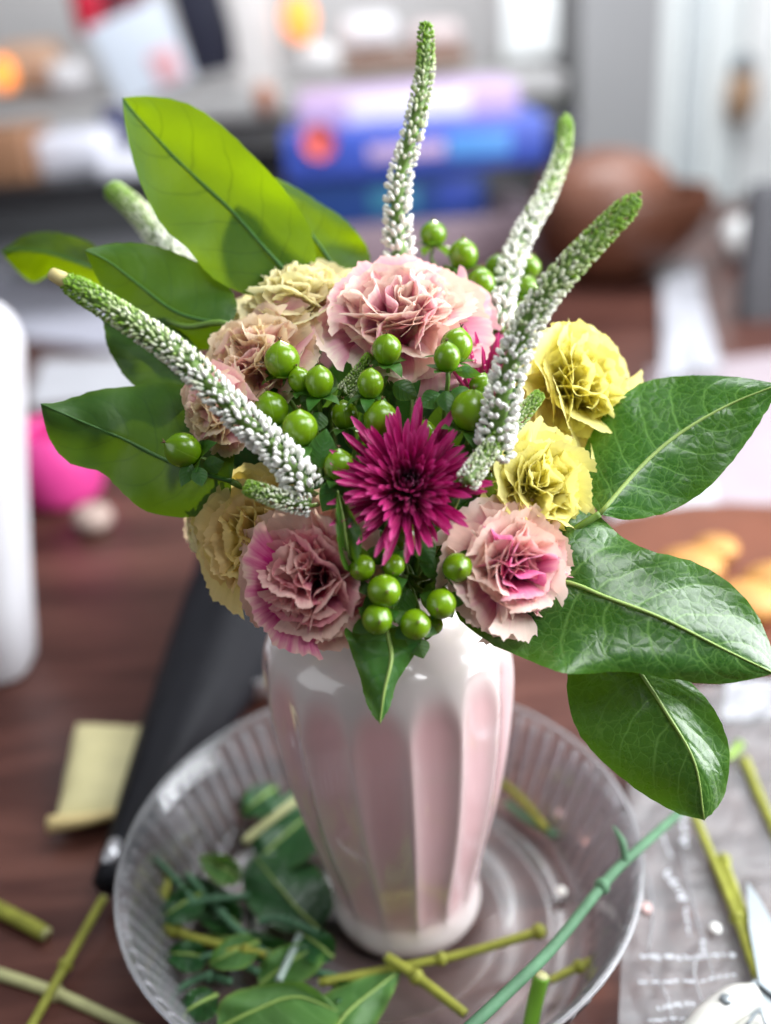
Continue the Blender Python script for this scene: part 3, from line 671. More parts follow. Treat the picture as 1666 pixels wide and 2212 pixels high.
def sprig(label, hub, berries, leaves=(), seed=0, seps=5):
    rr = random.Random(seed); H = PX(*hub); axh = Vector((H.x, H.y+.02, .1)).normalized()
    root = thing('hypericum_sprig', label, 'berry sprig', stem_path(H, Vector((0, 0, 1)))[-1])
    add_stem(root, H, Vector((0, 0, 1)), .0015, M_stem, drop=.012)
    for (u, v, d, rp, dx, dy, tw) in berries:
        r = 1.06*rp*d/FPX; ax = imgdir(dx, dy, tw); P = PX(u, v, d)
        M = Matrix.Translation(P) @ frame(ax, Vector((rr.uniform(-1, 1), rr.uniform(-1, 1), .3))) @ Matrix.Diagonal((r*rr.uniform(.96, 1.04), r*rr.uniform(.96, 1.04), r*.98*rr.uniform(.94, 1.08), 1))
        b = put('berry', ME_berry, root, M); put('style', ME_style, b, M)
        for k in range(seps):
            put('sepal', rr.choice(ME_sepal), b, M @ Matrix.Rotation(2*math.pi*k/5+rr.uniform(-.2, .2), 4, 'Z') @ Matrix.Scale(rr.uniform(1.0, 1.4), 4, (1, 0, 0)))
        Bp = P-ax*r*1.0
        V, F = tube(catmull([Bp, Bp-ax*r*.9, H.lerp(Bp, .35)-Vector((0, 0, .004)), H], 14), [.0009, .0011, .0013], 6); put('stalk', mesh('stalk', V, F, M_stem), root)
    for i, lf in enumerate(leaves): small_leaf(root, *lf, seed=seed*10+i)
    return root
sprig('sprig of green berries beside the dusty pink carnation', (700, 960, .478), [
    (610, 780, .455, 37, -.1, 1, .35), (690, 826, .446, 31, .0, 1, .45), (648, 822, .452, 25, -.2, 1, .3), (586, 886, .452, 36, -.2, 1, .3), (648, 926, .440, 38, 0, 1, .35)],
    [(690, 1010, .436, 85, 80, .2, .36), (650, 870, .452, 70, 20, .3, .4), (700, 1090, .438, 70, 60, .3, .34), (610, 850, .460, 70, 200, .2, .35), (700, 880, .470, 110, 100, .0, .35)], 1)
sprig('sprig of green berries around the tiny dark green spike', (770, 960, .476), [
    (800, 830, .446, 29, .05, 1, .4), (836, 756, .452, 32, .0, .8, .6), (745, 898, .458, 28, -.1, 1, .2), (822, 906, .446, 35, .1, 1, .35), (733, 1006, .436, 32, .0, 1, .3)],
    [(850, 830, .455, 60, 330, .3, .4), (770, 880, .448, 50, 10, .3, .4), (735, 1040, .434, 75, 240, .25, .4), (690, 890, .446, 45, 260, .3, .5), (780, 960, .472, 120, 60, .0, .35), (840, 960, .470, 110, 120, .0, .35)], 2)
sprig('pair of green berries and a large one close to the thick leaning spike', (950, 960, .474), [
    (986, 748, .452, 34, .25, 1, .25), (966, 773, .440, 29, -.05, 1, .45), (1017, 888, .436, 41, .1, .9, .5), (915, 938, .452, 28, .0, .9, .5), (1040, 836, .450, 26, .2, 1, .2)],
    [(950, 850, .444, 52, 215, .3, .42), (962, 845, .442, 50, 275, .4, .4), (975, 845, .442, 58, 330, .3, .42), (985, 800, .444, 55, 350, .3, .25), (1010, 960, .436, 60, 250, .3, .4), (960, 980, .474, 120, 90, 0, .35)], 3)
sprig('sprig of small shiny green berries hanging over the vase front', (880, 1240, .470), [
    (875, 1160, .440, 30, .15, .2, .9), (783, 1226, .428, 28, -.25, -.2, .9), (850, 1221, .430, 24, .0, -.45, .85), (830, 1276, .424, 34, .15, .05, 1), (815, 1338, .424, 32, .15, .0, 1),
    (897, 1349, .426, 33, .15, .25, 1), (953, 1304, .428, 32, -.25, -.2, .95), (988, 1226, .432, 32, .1, .0, 1), (936, 1350, .440, 21, .3, .1, .6)],
    [(905, 1165, .438, 60, 300, .3, .42), (815, 1220, .432, 45, 70, .3, .35), (840, 1200, .438, 60, 110, .2, .4), (960, 1235, .440, 60, 160, .2, .4), (900, 1380, .432, 45, 290, .4, .5), (880, 1270, .450, 80, 250, .2, .4), (930, 1260, .450, 80, 290, .2, .4), (850, 1350, .444, 60, 250, .3, .45)], 4, seps=4)
r_ = sprig('single green berry lying against the broad dark leaf', (500, 1040, .470), [(396, 973, .448, 36, -.75, .35, .6)],
      [(440, 1010, .446, 48, 15, .3, .42), (425, 1010, .444, 45, 290, .4, .4), (412, 1000, .446, 55, 250, .3, .3)], 5)
sprig('blurred green berries on the sprig behind the pink carnation', (1030, 700, .515), [
    (936, 508, .530, 28, 0, 1, .2), (1001, 553, .520, 30, 0, 1, .2), (1038, 617, .512, 31, .1, 1, .2), (1075, 583, .535, 27, 0, 1, .2), (1142, 578, .545, 25, .3, 1, .1), (1138, 626, .530, 27, .2, 1, .2), (1120, 680, .522, 24, .2, 1, .2)],
    [(1050, 640, .52, 70, 40, .1, .4), (1000, 640, .525, 80, 120, .1, .4)], 6)
sprig('dark green berry wedged between the rose and the yellow carnations', (1040, 1120, .47), [(1056, 1056, .448, 30, .1, 1, .3)], [(1050, 1090, .455, 70, 150, .1, .4)], 7)
# leaves of the front sprigs that stand out singly
def leafy(label, L, stempts): branch('leafy_twig', label, L, stempts, r=.0012)
leafy('pointed green leaf hanging down the front of the vase', [dict(mid=[(836, 1358), (846, 1420), (830, 1495), (821, 1564)], right=[(750, 1355), (757, 1400), (776, 1455), (795, 1525)], left=[(900, 1350), (908, 1388), (882, 1435), (857, 1475), (842, 1525)], dep=[.438, .428, .424, .424], mat=M_hleaf, fold=.006, seed=5)],
      [(836, 1358, .438), (850, 1300, .452), (870, 1270, .47)])
leafy('narrow folded leaf between the chrysanthemum and the magenta carnation', [dict(mid=[(768, 1240), (750, 1180), (742, 1120), (730, 1060)], right=[(772, 1215), (782, 1160), (762, 1112)], left=[(742, 1222), (729, 1160), (727, 1105)], dep=[.432, .426, .424, .428], mat=M_hleaf, fold=-.006, seed=6)],
      [(768, 1240, .432), (790, 1280, .45), (830, 1290, .47)])
leafy('dark leaf behind the chrysanthemum beside the rose carnation', [dict(mid=[(925, 1225), (955, 1160), (985, 1095), (1012, 1028)], left=[(905, 1175), (930, 1095), (975, 1040)], right=[(985, 1205), (1022, 1130), (1030, 1060)], dep=[.455, .446, .445, .450], mat=M_leaf, fold=.004, seed=7)],
      [(925, 1225, .455), (900, 1260, .47)])
leafy('thin leaf edge between the rose carnation and the yellow carnation', [dict(mid=[(1110, 1085), (1170, 1120), (1205, 1165), (1212, 1200)], left=[(1150, 1085), (1195, 1125), (1218, 1165)], right=[(1120, 1120), (1160, 1160), (1200, 1190)], dep=[.452, .450, .449, .450], mat=M_hleaf, fold=.004, seed=8)],
      [(1110, 1085, .452), (1050, 1150, .475)])
leafy('added inner leaves coloured dark to shade the gaps of the bouquet', [  # added filler leaves, shade of the gaps put into their dark colour
    dict(mid=[(760, 1120), (700, 1000), (660, 900), (640, 800)], left=[(660, 1060), (590, 950), (580, 850)], right=[(800, 1040), (760, 920), (700, 830)], dep=[0.511, 0.511, 0.511, 0.511], mat=M_trimd_gap, seed=9),
    dict(mid=[(860, 1100), (880, 980), (890, 860), (880, 760)], left=[(790, 1020), (780, 900), (810, 800)], right=[(950, 1020), (980, 900), (960, 800)], dep=[0.513, 0.513, 0.513, 0.513], mat=M_trimd_gap, seed=10),
    dict(mid=[(700, 1180), (610, 1110), (530, 1040), (470, 960)], left=[(610, 1180), (500, 1120), (450, 1040)], right=[(700, 1090), (620, 1000), (540, 940)], dep=[0.508, 0.510, 0.512, 0.514], mat=M_trimd_gap, seed=11),
    dict(mid=[(900, 1330), (950, 1240), (1010, 1170), (1080, 1100)], left=[(880, 1240), (920, 1150), (1000, 1090)], right=[(980, 1330), (1060, 1260), (1100, 1180)], dep=[0.506, 0.504, 0.504, 0.506], mat=M_trimd_gap, seed=12),
    dict(mid=[(820, 1330), (780, 1250), (760, 1180), (740, 1110)], left=[(740, 1300), (690, 1220), (700, 1140)], right=[(880, 1280), (850, 1200), (800, 1130)], dep=[0.502, 0.500, 0.502, 0.504], mat=M_trimd_gap, seed=13),
    dict(mid=[(1000, 1060), (1050, 960), (1120, 880), (1200, 830)], left=[(960, 980), (1010, 880), (1100, 820)], right=[(1090, 1060), (1170, 980), (1210, 900)], dep=[0.508, 0.510, 0.512, 0.510], mat=M_trimd_gap, seed=14),
    dict(mid=[(700, 1130), (640, 1010), (600, 900), (580, 790)], left=[(600, 1080), (530, 960), (530, 840)], right=[(760, 1040), (710, 920), (650, 830)], dep=[0.521, 0.523, 0.525, 0.527], mat=M_trimd_gap, seed=15),  # second layer from here, added to block light from behind
    dict(mid=[(800, 1130), (780, 1000), (770, 880), (760, 760)], left=[(720, 1050), (690, 930), (710, 800)], right=[(870, 1050), (870, 930), (830, 800)], dep=[0.523, 0.525, 0.527, 0.529], mat=M_trimd_gap, seed=16),
    dict(mid=[(940, 1130), (980, 1000), (1000, 880), (1010, 760)], left=[(860, 1050), (890, 930), (940, 800)], right=[(1030, 1050), (1090, 930), (1070, 800)], dep=[0.521, 0.523, 0.525, 0.527], mat=M_trimd_gap, seed=17),
    dict(mid=[(620, 1240), (560, 1150), (520, 1060), (500, 980)], left=[(540, 1220), (460, 1120), (460, 1040)], right=[(660, 1160), (620, 1060), (560, 1000)], dep=[0.510, 0.514, 0.518, 0.522], mat=M_trimd_gap, seed=18),
    dict(mid=[(1010, 1300), (1090, 1200), (1150, 1100), (1200, 1000)], left=[(960, 1210), (1020, 1100), (1120, 1010)], right=[(1100, 1280), (1190, 1180), (1220, 1080)], dep=[0.514, 0.510, 0.514, 0.518], mat=M_trimd_gap, seed=19),
    dict(mid=[(860, 1350), (850, 1260), (840, 1180), (830, 1090)], left=[(770, 1320), (740, 1220), (770, 1130)], right=[(950, 1320), (960, 1220), (910, 1130)], dep=[0.514, 0.512, 0.512, 0.514], mat=M_trimd_gap, seed=20)],
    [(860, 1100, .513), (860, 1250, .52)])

# ------------------------------------------------------------------ clear ribbed basin
M_clear = clear('clear_plastic', haze=0.045, rough=0.10, spec=.6)
M_rib_clear = clear('clear_plastic_rib', (0.90, 0.90, 0.92), haze=0.26, rough=0.12, spec=1.0)
def basin():
    c = Vector((-0.014, -0.009, -0.0015)); root = thing('basin', 'clear ribbed plastic basin with cut stems lying in it, under the vase', 'basin', c)
    M0 = Matrix.Translation(c)
    V, F = lathe([(.0005, .001), (.030, .001), (.066, .0010), (.068, .0026), (.071, .0026), (.073, .001), (.094, .001), (.096, .0028), (.100, .0028), (.102, .001), (.117, .001), (.118, .003)], 96)
    put('floor', mesh('floor', V, F, clear('clear_plastic_floor', haze=.07, rough=.25, spec=.4)), root, M0)
    V, F = lathe([(.118, .0005), (.1215, .004), (.1300, .028), (.1400, .052), (.1440, .0600), (.1475, .0635), (.1482, .0650), (.1470, .0662), (.1440, .0655), (.1415, .0610), (.1375, .0520), (.1275, .028), (.119, .0055), (.117, .004)], 144)
    put('wall', mesh('wall', V, F, M_clear), root, M0)
    V, F = lathe([(.1474, .0638), (.1490, .0645), (.1493, .0657), (.1484, .0668), (.1466, .0664)], 144); put('rim', mesh('rim', V, F, clear('clear_plastic_edge', (.80, .80, .83), haze=.22, rough=.12)), root, M0)
    pts = [Vector((.1215, 0, .005)), Vector((.1305, 0, .028)), Vector((.1408, 0, .051)), Vector((.1455, 0, .0605))]
    V, F = tube(catmull(pts, 6), [.0012, .0026, .0030, .0020], 8); me = mesh('rib', V, F, M_rib_clear)
    for k in range(76): put('rib', me, root, M0 @ Matrix.Rotation(2*math.pi*k/76, 4, 'Z'))
basin()

# ------------------------------------------------------------------ cut stems and leaves
def cutting(label, pts, r, mat, nodes=(), group=None, cat='cutting', cut=True):
    P = [PZ(*p) for p in pts]; root = None
    V, F = tube(catmull(P, 28), r, 9); me = mesh('stem', V, F, mat)
    root = thing('cutting', label, cat, min(P, key=lambda q: q.z), group); put('stalk', me, root)
    for t in nodes:
        c = catmull(P, 101)[int(t*100)]; rr_ = lin(r, t) if isinstance(r, list) else r
        V, F = ball(rr_*1.55, 10, 7, (1, 1, 1.1)); put('node', mesh('node', V, F, mat), root, Matrix.Translation(c))
    if cut:
        d = (P[0]-P[1]).normalized(); V, F = tube([P[0], P[0]+d*.0006], (lin(r, 0) if isinstance(r, list) else r)*.92, 9); put('cut_end', mesh('cut_end', V, F, M_stemp), root)
    return root
c_ = cutting('long sea green stem lying across the basin rim beside the vase', [(960, 2270, .070), (1100, 2140, .072), (1200, 2040, .073), (1315, 1897, .075), (1390, 1825, .074), (1480, 1745, .060)], [.0030, .0029, .0027, .0024], M_stemg, (.58,))
V, F = tube(catmull([PZ(1350, 1862, .076), PZ(1345, 1820, .084), PZ(1325, 1785, .088)], 8), [.002, .0022, .0006], 7); put('leaf_bud', mesh('leaf_bud', V, F, M_stemg), c_)
cutting('olive stem lying in front of the vase foot', [(690, 2122, .018), (850, 2092, .016), (1010, 2058, .018), (1178, 2008, .022)], [.0026, .0024, .0028], M_stemo, (.55, .97))
cutting('short olive offcut crossing the olive stem at the vase foot', [(836, 2068, .024), (900, 2110, .022), (1005, 2190, .02)], [.0030, .0026], M_stemo, (.5,))
cutting('thick bright green cut stem standing up in the basin', [(1170, 2108, .045), (1155, 2170, .03), (1138, 2260, .012)], [.0042, .0040], plain('bright_stem', (0.16, 0.36, 0.03), .4, .3, 50))
cutting('yellow green twig beside the thick bright green stem', [(1188, 2118, .012), (1250, 2088, .012), (1325, 2058, .014)], [.0022, .0026], M_stemo, (.5,))
cutting('pale stripped stem behind the vase, over the dark cut leaf', [(528, 1818, .020), (570, 1782, .022), (640, 1728, .024)], .0028, M_stemp)
cutting('sea green stem slanting through the cuttings beside the vase foot', [(405, 1890, .020), (480, 1975, .020), (600, 2085, .016)], .0022, M_stemg, (.5,))
cutting('grey green stem lying near the basin wall', [(352, 1935, .022), (345, 2030, .020), (352, 2130, .020)], .0018, M_stemg)
cutting('dark green stem with a yellow bud end among the cuttings', [(372, 2006, .022), (430, 2030, .020), (540, 2052, .018)], [.0034, .0022], M_stemo, (.0, .9))
cutting('short yellow green offcut near the basin wall', [(348, 1945, .028), (360, 1915, .03), (366, 1890, .03)], .0034, M_stemo)
cutting('silvery green stem leaning against the light cut leaf', [(648, 2020, .020), (625, 2070, .024), (602, 2118, .028)], .0022, plain('silver_stem', (0.30, 0.38, 0.34), .4, .2, 60))
cutting('dark stem lying under the light cut leaf', [(585, 2110, .012), (680, 2100, .012), (790, 2128, .012)], .0020, M_stemg)
cutting('green stem seen through the basin behind the vase', [(1095, 1735, .010), (1140, 1770, .010), (1200, 1805, .010)], .0026, M_stemg)
cutting('pale green stem seen through the basin behind the vase', [(1085, 1690, .018), (1130, 1730, .016), (1180, 1790, .014)], .0024, M_stemo)
def cut_leaf(label, mid, left, right, z, mat, fold=.004, seed=3):
    P = [PZ(a, b, lin(z, i/(len(mid)-1))) for i, (a, b) in enumerate(mid)]
    root = thing('cut_leaf', label, 'leaf', P[0])
    put('blade', leaf_mesh(mid, left, right, z, mat, fold, 0, .003, seed=seed, ns=24, nt=6, space='z'), root)
    V, F = tube(catmull([p+Vector((0, 0, .0006)) for p in P], 18), [.0012, .0008, .0003], 6); put('midrib', mesh('midrib', V, F, M_rib), root)
cut_leaf('dark cut leaf under the pale stripped stem', [(560, 1860), (610, 1810), (680, 1750), (740, 1690)], [(545, 1810), (590, 1740), (670, 1690)], [(620, 1880), (690, 1830), (740, 1760)], [.010, .014, .016, .02], M_trimd_gap, .005, 1)
cut_leaf('broad dark cut leaf next to the vase foot', [(690, 2010), (640, 1960), (590, 1900), (550, 1850)], [(610, 2010), (540, 1960), (525, 1890)], [(720, 1950), (690, 1880), (620, 1840)], [.012, .018, .02, .016], M_trimd_gap, -.004, 2)
cut_leaf('small dark cut leaf touching the basin wall', [(520, 2000), (460, 1960), (420, 1925), (385, 1905)], [(470, 2010), (420, 1980), (385, 1940)], [(520, 1960), (480, 1915), (430, 1895)], [.010, .014, .016, .014], M_trimd_gap, .004, 3)
cut_leaf('slender dark cut leaf below the broad dark one', [(660, 2090), (590, 2060), (510, 2030), (440, 2020)], [(590, 2085), (510, 2065), (450, 2045)], [(640, 2050), (570, 2020), (500, 2005)], [.010, .014, .014, .012], M_trimd_gap, .004, 8)
cut_leaf('light green cut leaf turned pale side up', [(470, 2225), (550, 2185), (640, 2155), (740, 2190)], [(500, 2250), (600, 2250), (700, 2235)], [(480, 2160), (560, 2130), (660, 2125)], [.020, .026, .028, .022], M_trim, .006, 4)
cut_leaf('light green cut leaf reaching towards the olive stem', [(700, 2260), (750, 2190), (810, 2140), (868, 2095)], [(660, 2200), (700, 2150), (790, 2110)], [(780, 2250), (820, 2200), (850, 2140)], [.018, .024, .024, .020], M_trim, -.005, 5)
cut_leaf('mid green cut leaf under the silvery stem', [(560, 2130), (610, 2090), (660, 2060), (700, 2045)], [(560, 2090), (600, 2050), (660, 2035)], [(610, 2140), (670, 2110), (700, 2075)], [.014, .02, .02, .016], M_trim, .004, 6)
for lb, st in (('dark green twig lying across the small dark cut leaf', [(380, 1960, .024), (450, 1945, .026), (540, 1935, .024)]), ('dark green twig below the sea green stem', [(395, 2080, .018), (470, 2065, .02), (560, 2100, .02)]),
               ('thin green twig leaning on the basin ribs', [(330, 1850, .045), (370, 1890, .034), (430, 1960, .024)]), ('thin green twig near the front of the cuttings', [(380, 2140, .016), (440, 2110, .02), (500, 2120, .02)]),
               ('short green twig between the dark cut leaves and the vase', [(560, 1990, .024), (610, 1985, .026), (690, 2015, .022)]), ('yellow green twig curving past the pale cut leaf', [(470, 2062, .028), (520, 2050, .03), (575, 2062, .028)])):
    cutting(lb, st, .0020, M_stemg if 'dark' in lb or 'thin' in lb else M_stemo, (.6,))
for lb, c0, c1, wd, z, mt, sd in (('dark cut leaf standing against the basin ribs', (440, 1930), (340, 1990), 36, .02, M_trimd_gap, 21), ('dark cut leaf lying flat near the basin wall', (450, 2070), (355, 2060), 34, .016, M_trimd_gap, 22), ('mid green cut leaf over the slender dark one', (560, 2035), (450, 2085), 36, .024, M_trim, 23),
                                  ('dark cut leaf beyond the pale stripped stem', (600, 1700), (520, 1760), 34, .016, M_trimd_gap, 24), ('mid green cut leaf beside the sea green stem', (520, 1900), (430, 1850), 30, .02, M_trim, 25), ('dark cut leaf in the front of the basin', (470, 2150), (380, 2200), 36, .018, M_trimd_gap, 26),
                                  ('dark cut leaf wedged under the vase side', (720, 2070), (640, 2010), 36, .014, M_trimd_gap, 27), ('narrow dark cut leaf under the olive stem', (720, 2130), (800, 2170), 26, .012, M_trimd_gap, 28)):
    d = Vector((c1[0]-c0[0], c1[1]-c0[1])); n_ = Vector((-d.y, d.x)).normalized()*wd; q = lambda t, s_: (c0[0]+d.x*t+n_.x*s_, c0[1]+d.y*t+n_.y*s_)
    cut_leaf(lb, [q(0, 0), q(.35, .08), q(.7, .05), q(1, 0)], [q(.15, -.75), q(.45, -1), q(.8, -.6)], [q(.15, .75), q(.45, 1), q(.8, .6)], [z, z+.006, z+.006, z+.002], mt, .005, sd)
# loose stems on the table
T = 0.0
cutting('olive stem crossing another cut stem on the dark table', [(224, 1940, .014), (150, 2070, .008), (55, 2240, .004)], .0027, M_stemo, (.55,))
cutting('pale cut stem lying under the olive stem on the dark table', [(-30, 2095, T), (120, 2145, T), (310, 2230, T)], [.0036, .0030], M_stemp, (.5,))
cutting('thick grey green offcut near the black umbrella tip', [(100, 2018, .003), (40, 1985, .003), (-40, 1945, .003)], .0045, M_stemo)
cutting('olive stem on the wrapper beside the scissor blade', [(1638, 2112, .014), (1585, 1965, .012), (1500, 1760, .012)], [.0030, .0027], M_stemo, (.45,))
cutting('olive stem lying against its neighbour on the wrapper', [(1662, 2108, .014), (1610, 1985, .012), (1560, 1852, .010)], [.0033, .0030], M_stemo, (.97,))
cutting('olive stem at the far end of the wrapper', [(1608, 1640, .006), (1640, 1720, .006), (1690, 1830, .006)], .0033, M_stemo)
cutting('small green bud end on the wrapper', [(1570, 1640, .008), (1590, 1618, .010), (1600, 1605, .012)], [.0026, .0036], plain('bud_stem', (0.25, 0.42, 0.05), .4, .2, 50))
for lb, u, v, z, c in (('pink fallen petal bit on the basin floor', 1208, 1758, .006, (.8, .5, .45)), ('peach fallen petal bit on the basin floor', 1258, 1815, .006, (.85, .42, .34)), ('white fallen bud on the basin floor', 1213, 1925, .006, (.85, .85, .8)),
                    ('white fallen bud on the wrapper', 1546, 2005, .010, (.85, .85, .82)), ('pink fallen petal bit on the wrapper', 1398, 1962, .008, (.8, .55, .52))):
    V, F = ball(.0034, 10, 7, (1, 1.2, .5)); m = mesh('fallen_petal', V, F, plain('fallen_petal', c, .6, .1, 100)); tag(put('fallen_petal', m, None, Matrix.Translation(PZ(u, v, z))), lb, 'petal')

# ------------------------------------------------------------------ crumpled clear wrapper with white print
M_wrap = clear('cellophane', (0.93, 0.93, 0.94), haze=0.17, rough=0.30, bump=.5, bscale=40, spec=.85)
def wrapper():
    V, F = [], []; n, m = 60, 60
    a, b, c, d = PZ(1370, 1500, 0), PZ(1800, 1480, 0), PZ(1330, 2330, 0), PZ(1800, 2400, 0)
    for i in range(n):
        for j in range(m):
            x, y = i/(n-1), j/(m-1); p = a.lerp(b, x).lerp(c.lerp(d, x), y)
            h = .0035+.004*abs(noise.noise(p*28))+.003*abs(noise.noise(p*60+Vector((3, 1, 0))))
            dx = p.x+.014; dy = p.y+.009
            rr_ = math.hypot(dx, dy)
            if rr_ < .135: p = p+Vector((dx, dy, 0))/max(rr_, 1e-4)*(.135-rr_)*.9
            V.append(Vector((p.x, p.y, h)))
    for i in range(n-1):
        for j in range(m-1): q = i*m+j; F.append((q, q+1, q+m+1, q+m))
    root = thing('wrapper', 'crumpled clear flower wrapper with faint white print on the table', 'wrapper', PZ(1550, 1900, 0))
    put('sheet', mesh('sheet', V, F, M_wrap, True), root)
    mw = plain('white_print', (.42, .43, .46), .5, .1, 40)
    for (u0, v0, u1, v1, t) in ((1385, 2068, 1500, 2066, 14), (1505, 2068, 1590, 2060, 12), (1518, 2030, 1520, 2060, 12), (1380, 2122, 1500, 2118, 10), (1420, 2180, 1500, 2165, 14), (1510, 2118, 1590, 2105, 8), (1400, 2205, 1480, 2200, 8),
                              (1475, 1740, 1482, 1830, 20), (1440, 1880, 1480, 1950, 22), (1480, 1960, 1490, 2020, 12), (1430, 1800, 1450, 1850, 8)):
        A, B = PZ(u0, v0, .011), PZ(u1, v1, .011); dr = (B-A); nn = Vector((-dr.y, dr.x, 0)).normalized()*(t*.00009); x = 0.0; prr = random.Random(u0*7+v0)
        Vq, Fq = [], []
        while x < 1:                                   # broken, uneven strokes
            x1 = min(1, x+prr.uniform(.05, .22)); k0 = len(Vq)
            for q in (x, (x+x1)/2, x1):
                p = A.lerp(B, q); wd = nn*prr.uniform(.5, 1.5); sh = nn*prr.uniform(-.8, .8); hz = Vector((0, 0, .001*noise.noise(p*90))); Vq += [p-wd+sh+hz, p+wd+sh+hz]
            Fq += [(k0, k0+1, k0+3, k0+2), (k0+2, k0+3, k0+5, k0+4)]; x = x1+prr.uniform(.02, .09)
        put('print_mark', mesh('print_mark', Vq, Fq, mw), root)
    # sharp folds of the film
    for pts in ([(1400, 2090), (1440, 2150), (1460, 2240)], [(1455, 1760), (1500, 1960), (1545, 2120)], [(1520, 2040), (1500, 2100), (1530, 2200)], [(1390, 1830), (1410, 1960), (1400, 2060)]):
        V, F = tube(catmull([PZ(a, b, .0095) for a, b in pts], 12), [.0003, .0009, .0004], 6); put('fold', mesh('fold', V, F, M_rib_clear), root)
wrapper()

# ------------------------------------------------------------------ scissors
def scissors():
    root = thing('scissors', 'scissors with grey blades and white plastic handles on the wrapper', 'scissors', PZ(1640, 2120, .012))
    steel = plain('scissor_steel', (.26, .29, .31), .35, .08, 60, metallic=.5); white = plain('white_plastic', (.58, .57, .53), .3, .04, 60, coat=.3)
    def blade(pts, z0, z1):
        lo = [PZ(a, b, z0) for a, b in pts]; hi = [p+Vector((0, 0, z1-z0)) for p in lo]; n = len(pts)
        return lo+hi, [tuple(range(n-1, -1, -1)), tuple(range(n, 2*n))]+[(i, (i+1) % n, n+(i+1) % n, n+i) for i in range(n)]
    put('blade', mesh('blade', *blade([(1613, 1908), (1640, 1945), (1690, 2040), (1690, 2170), (1640, 2130), (1618, 2010)], .016, .018), steel, False), root)
    put('blade', mesh('blade', *blade([(1575, 2160), (1640, 2115), (1690, 2150), (1690, 2230), (1610, 2200)], .013, .0148), steel, False), root)
    V, F = tube(catmull([PZ(1450, 2300, .014), PZ(1530, 2215, .017), PZ(1590, 2165, .018), PZ(1632, 2150, .017)], 16), [.007, .0095, .0085, .006], 12)
    put('handle', mesh('handle', V, F, white), root)
    V, F = tube(catmull([PZ(1560, 2290, .014), PZ(1625, 2230, .015), PZ(1690, 2215, .015)], 12), [.006, .007, .006], 12); put('handle', mesh('handle', V, F, white), root)
    V, F = lathe([(.0005, .0012), (.0022, .001), (.0030, .0002), (.0032, -.002)], 14); put('screw', mesh('screw', V, F, steel), root, Matrix.Translation(PZ(1568, 2157, .0275)))
    V, F = tube(catmull([PZ(1612, 2215, .024), PZ(1640, 2185, .026), PZ(1655, 2215, .024)], 12), .0009, 6); put('spring', mesh('spring', V, F, steel), root)
scissors()

# ------------------------------------------------------------------ things on the table around the basin
def umbrella():
    a, b = PZ(232, 1925, .012), PZ(600, 1170, .05); ax = (b-a).normalized()
    root = thing('folded_umbrella', 'folded black umbrella lying on the table with a pale metal tip', 'umbrella', PZ(232, 1925, 0))
    L = (b-a).length; V, F = [], []; n = 40; prof = [(.0, .0085), (.02, .010), (.10, .014), (.3, .027), (.6, .046), (.85, .056), (1, .05)]
    pr = [(x*L, r_) for x, r_ in prof]
    V, F = lathe([(r_, x) for x, r_ in [(-.0001, .001)]+pr+[(L+.0001, .001)]], n, lambda r_, z, q, i: r_*(1+.05*math.sin(6*q+z*9)))
    fr = Matrix.Translation(a+Vector((0, 0, .004))) @ frame(ax) @ Matrix.Diagonal((1, 1, 1, 1))
    bl = plain('black_nylon', (.008, .008, .011), .6, .3, 60, bump=.2, spec=.15)
    put('canopy', mesh('canopy', V, F, bl), root, fr)
    V, F = lathe([(.001, -.004), (.0045, -.003), (.006, .002), (.0062, .014), (.001, .015)], 14); put('tip', mesh('tip', V, F, plain('tip_metal', (.5, .5, .53), .3, .1, 80, metallic=.6)), root, Matrix.Translation(PZ(236, 1862, .024)) @ frame(ax))
    V, F = lathe([(.0108, .0), (.0118, .002), (.0118, .016), (.0108, .018)], 20); put('strap', mesh('strap', V, F, plain('strap_black', (.01, .01, .012), .6)), root, fr @ Matrix.Translation((0, 0, .03)))
umbrella()
def jug():
    b = Vector((-0.370, 0.300, -.0015)); SY = .6
    root = thing('jug', 'white flared plastic jug with a handle and a faint pink label', 'jug', b)
    m = plain('white_jug', (.64, .63, .67), .38, .03, 30)
    prof = [(.02, 0), (.050, .001), (.057, .010), (.068, .08), (.086, .18), (.101, .255), (.105, .285), (.098, .305), (.080, .317), (.040, .322), (.001, .323)]
    V, F = lathe([(max(p.x, .001), p.y) for p in catmull([Vector((x, y, 0)) for x, y in prof], 44)], 40, lambda r_, z, q, i: r_/max(abs(math.cos(q))**4+abs(math.sin(q))**4, 1e-6)**.25)
    put('body', mesh('body', [Vector((v.x, v.y*SY, v.z)) for v in V], F, m), root, Matrix.Translation(b))
    V, F = tube(catmull([b+Vector((-.02, -.052, .22)), b+Vector((-.02, -.088, .20)), b+Vector((-.02, -.086, .12)), b+Vector((-.02, -.045, .10))], 16), .009, 10); put('handle', mesh('handle', V, F, m), root)
    V, F = tube([b+Vector((0, 0, .319)), b+Vector((0, 0, .336))], .018, 18); put('cap', mesh('cap', V, F, m), root)
    V, F = box((0, 0, 0), (.034, .0016, .05), .0005); put('label', mesh('label', V, F, plain('pink_print', (.62, .46, .50), .6, .2, 60)), root, Matrix.Translation(b+Vector((.028, -.0425, .055))) @ Matrix.Rotation(R(-8), 4, 'X'))
    V, F = box((0, 0, 0), (.022, .003, .045), .0008); put('window', mesh('window', V, F, plain('brown_window', (.10, .045, .02), .5)), root, Matrix.Translation(b+Vector((.012, -.0535, .135))) @ Matrix.Rotation(R(-8), 4, 'X'))
jug()
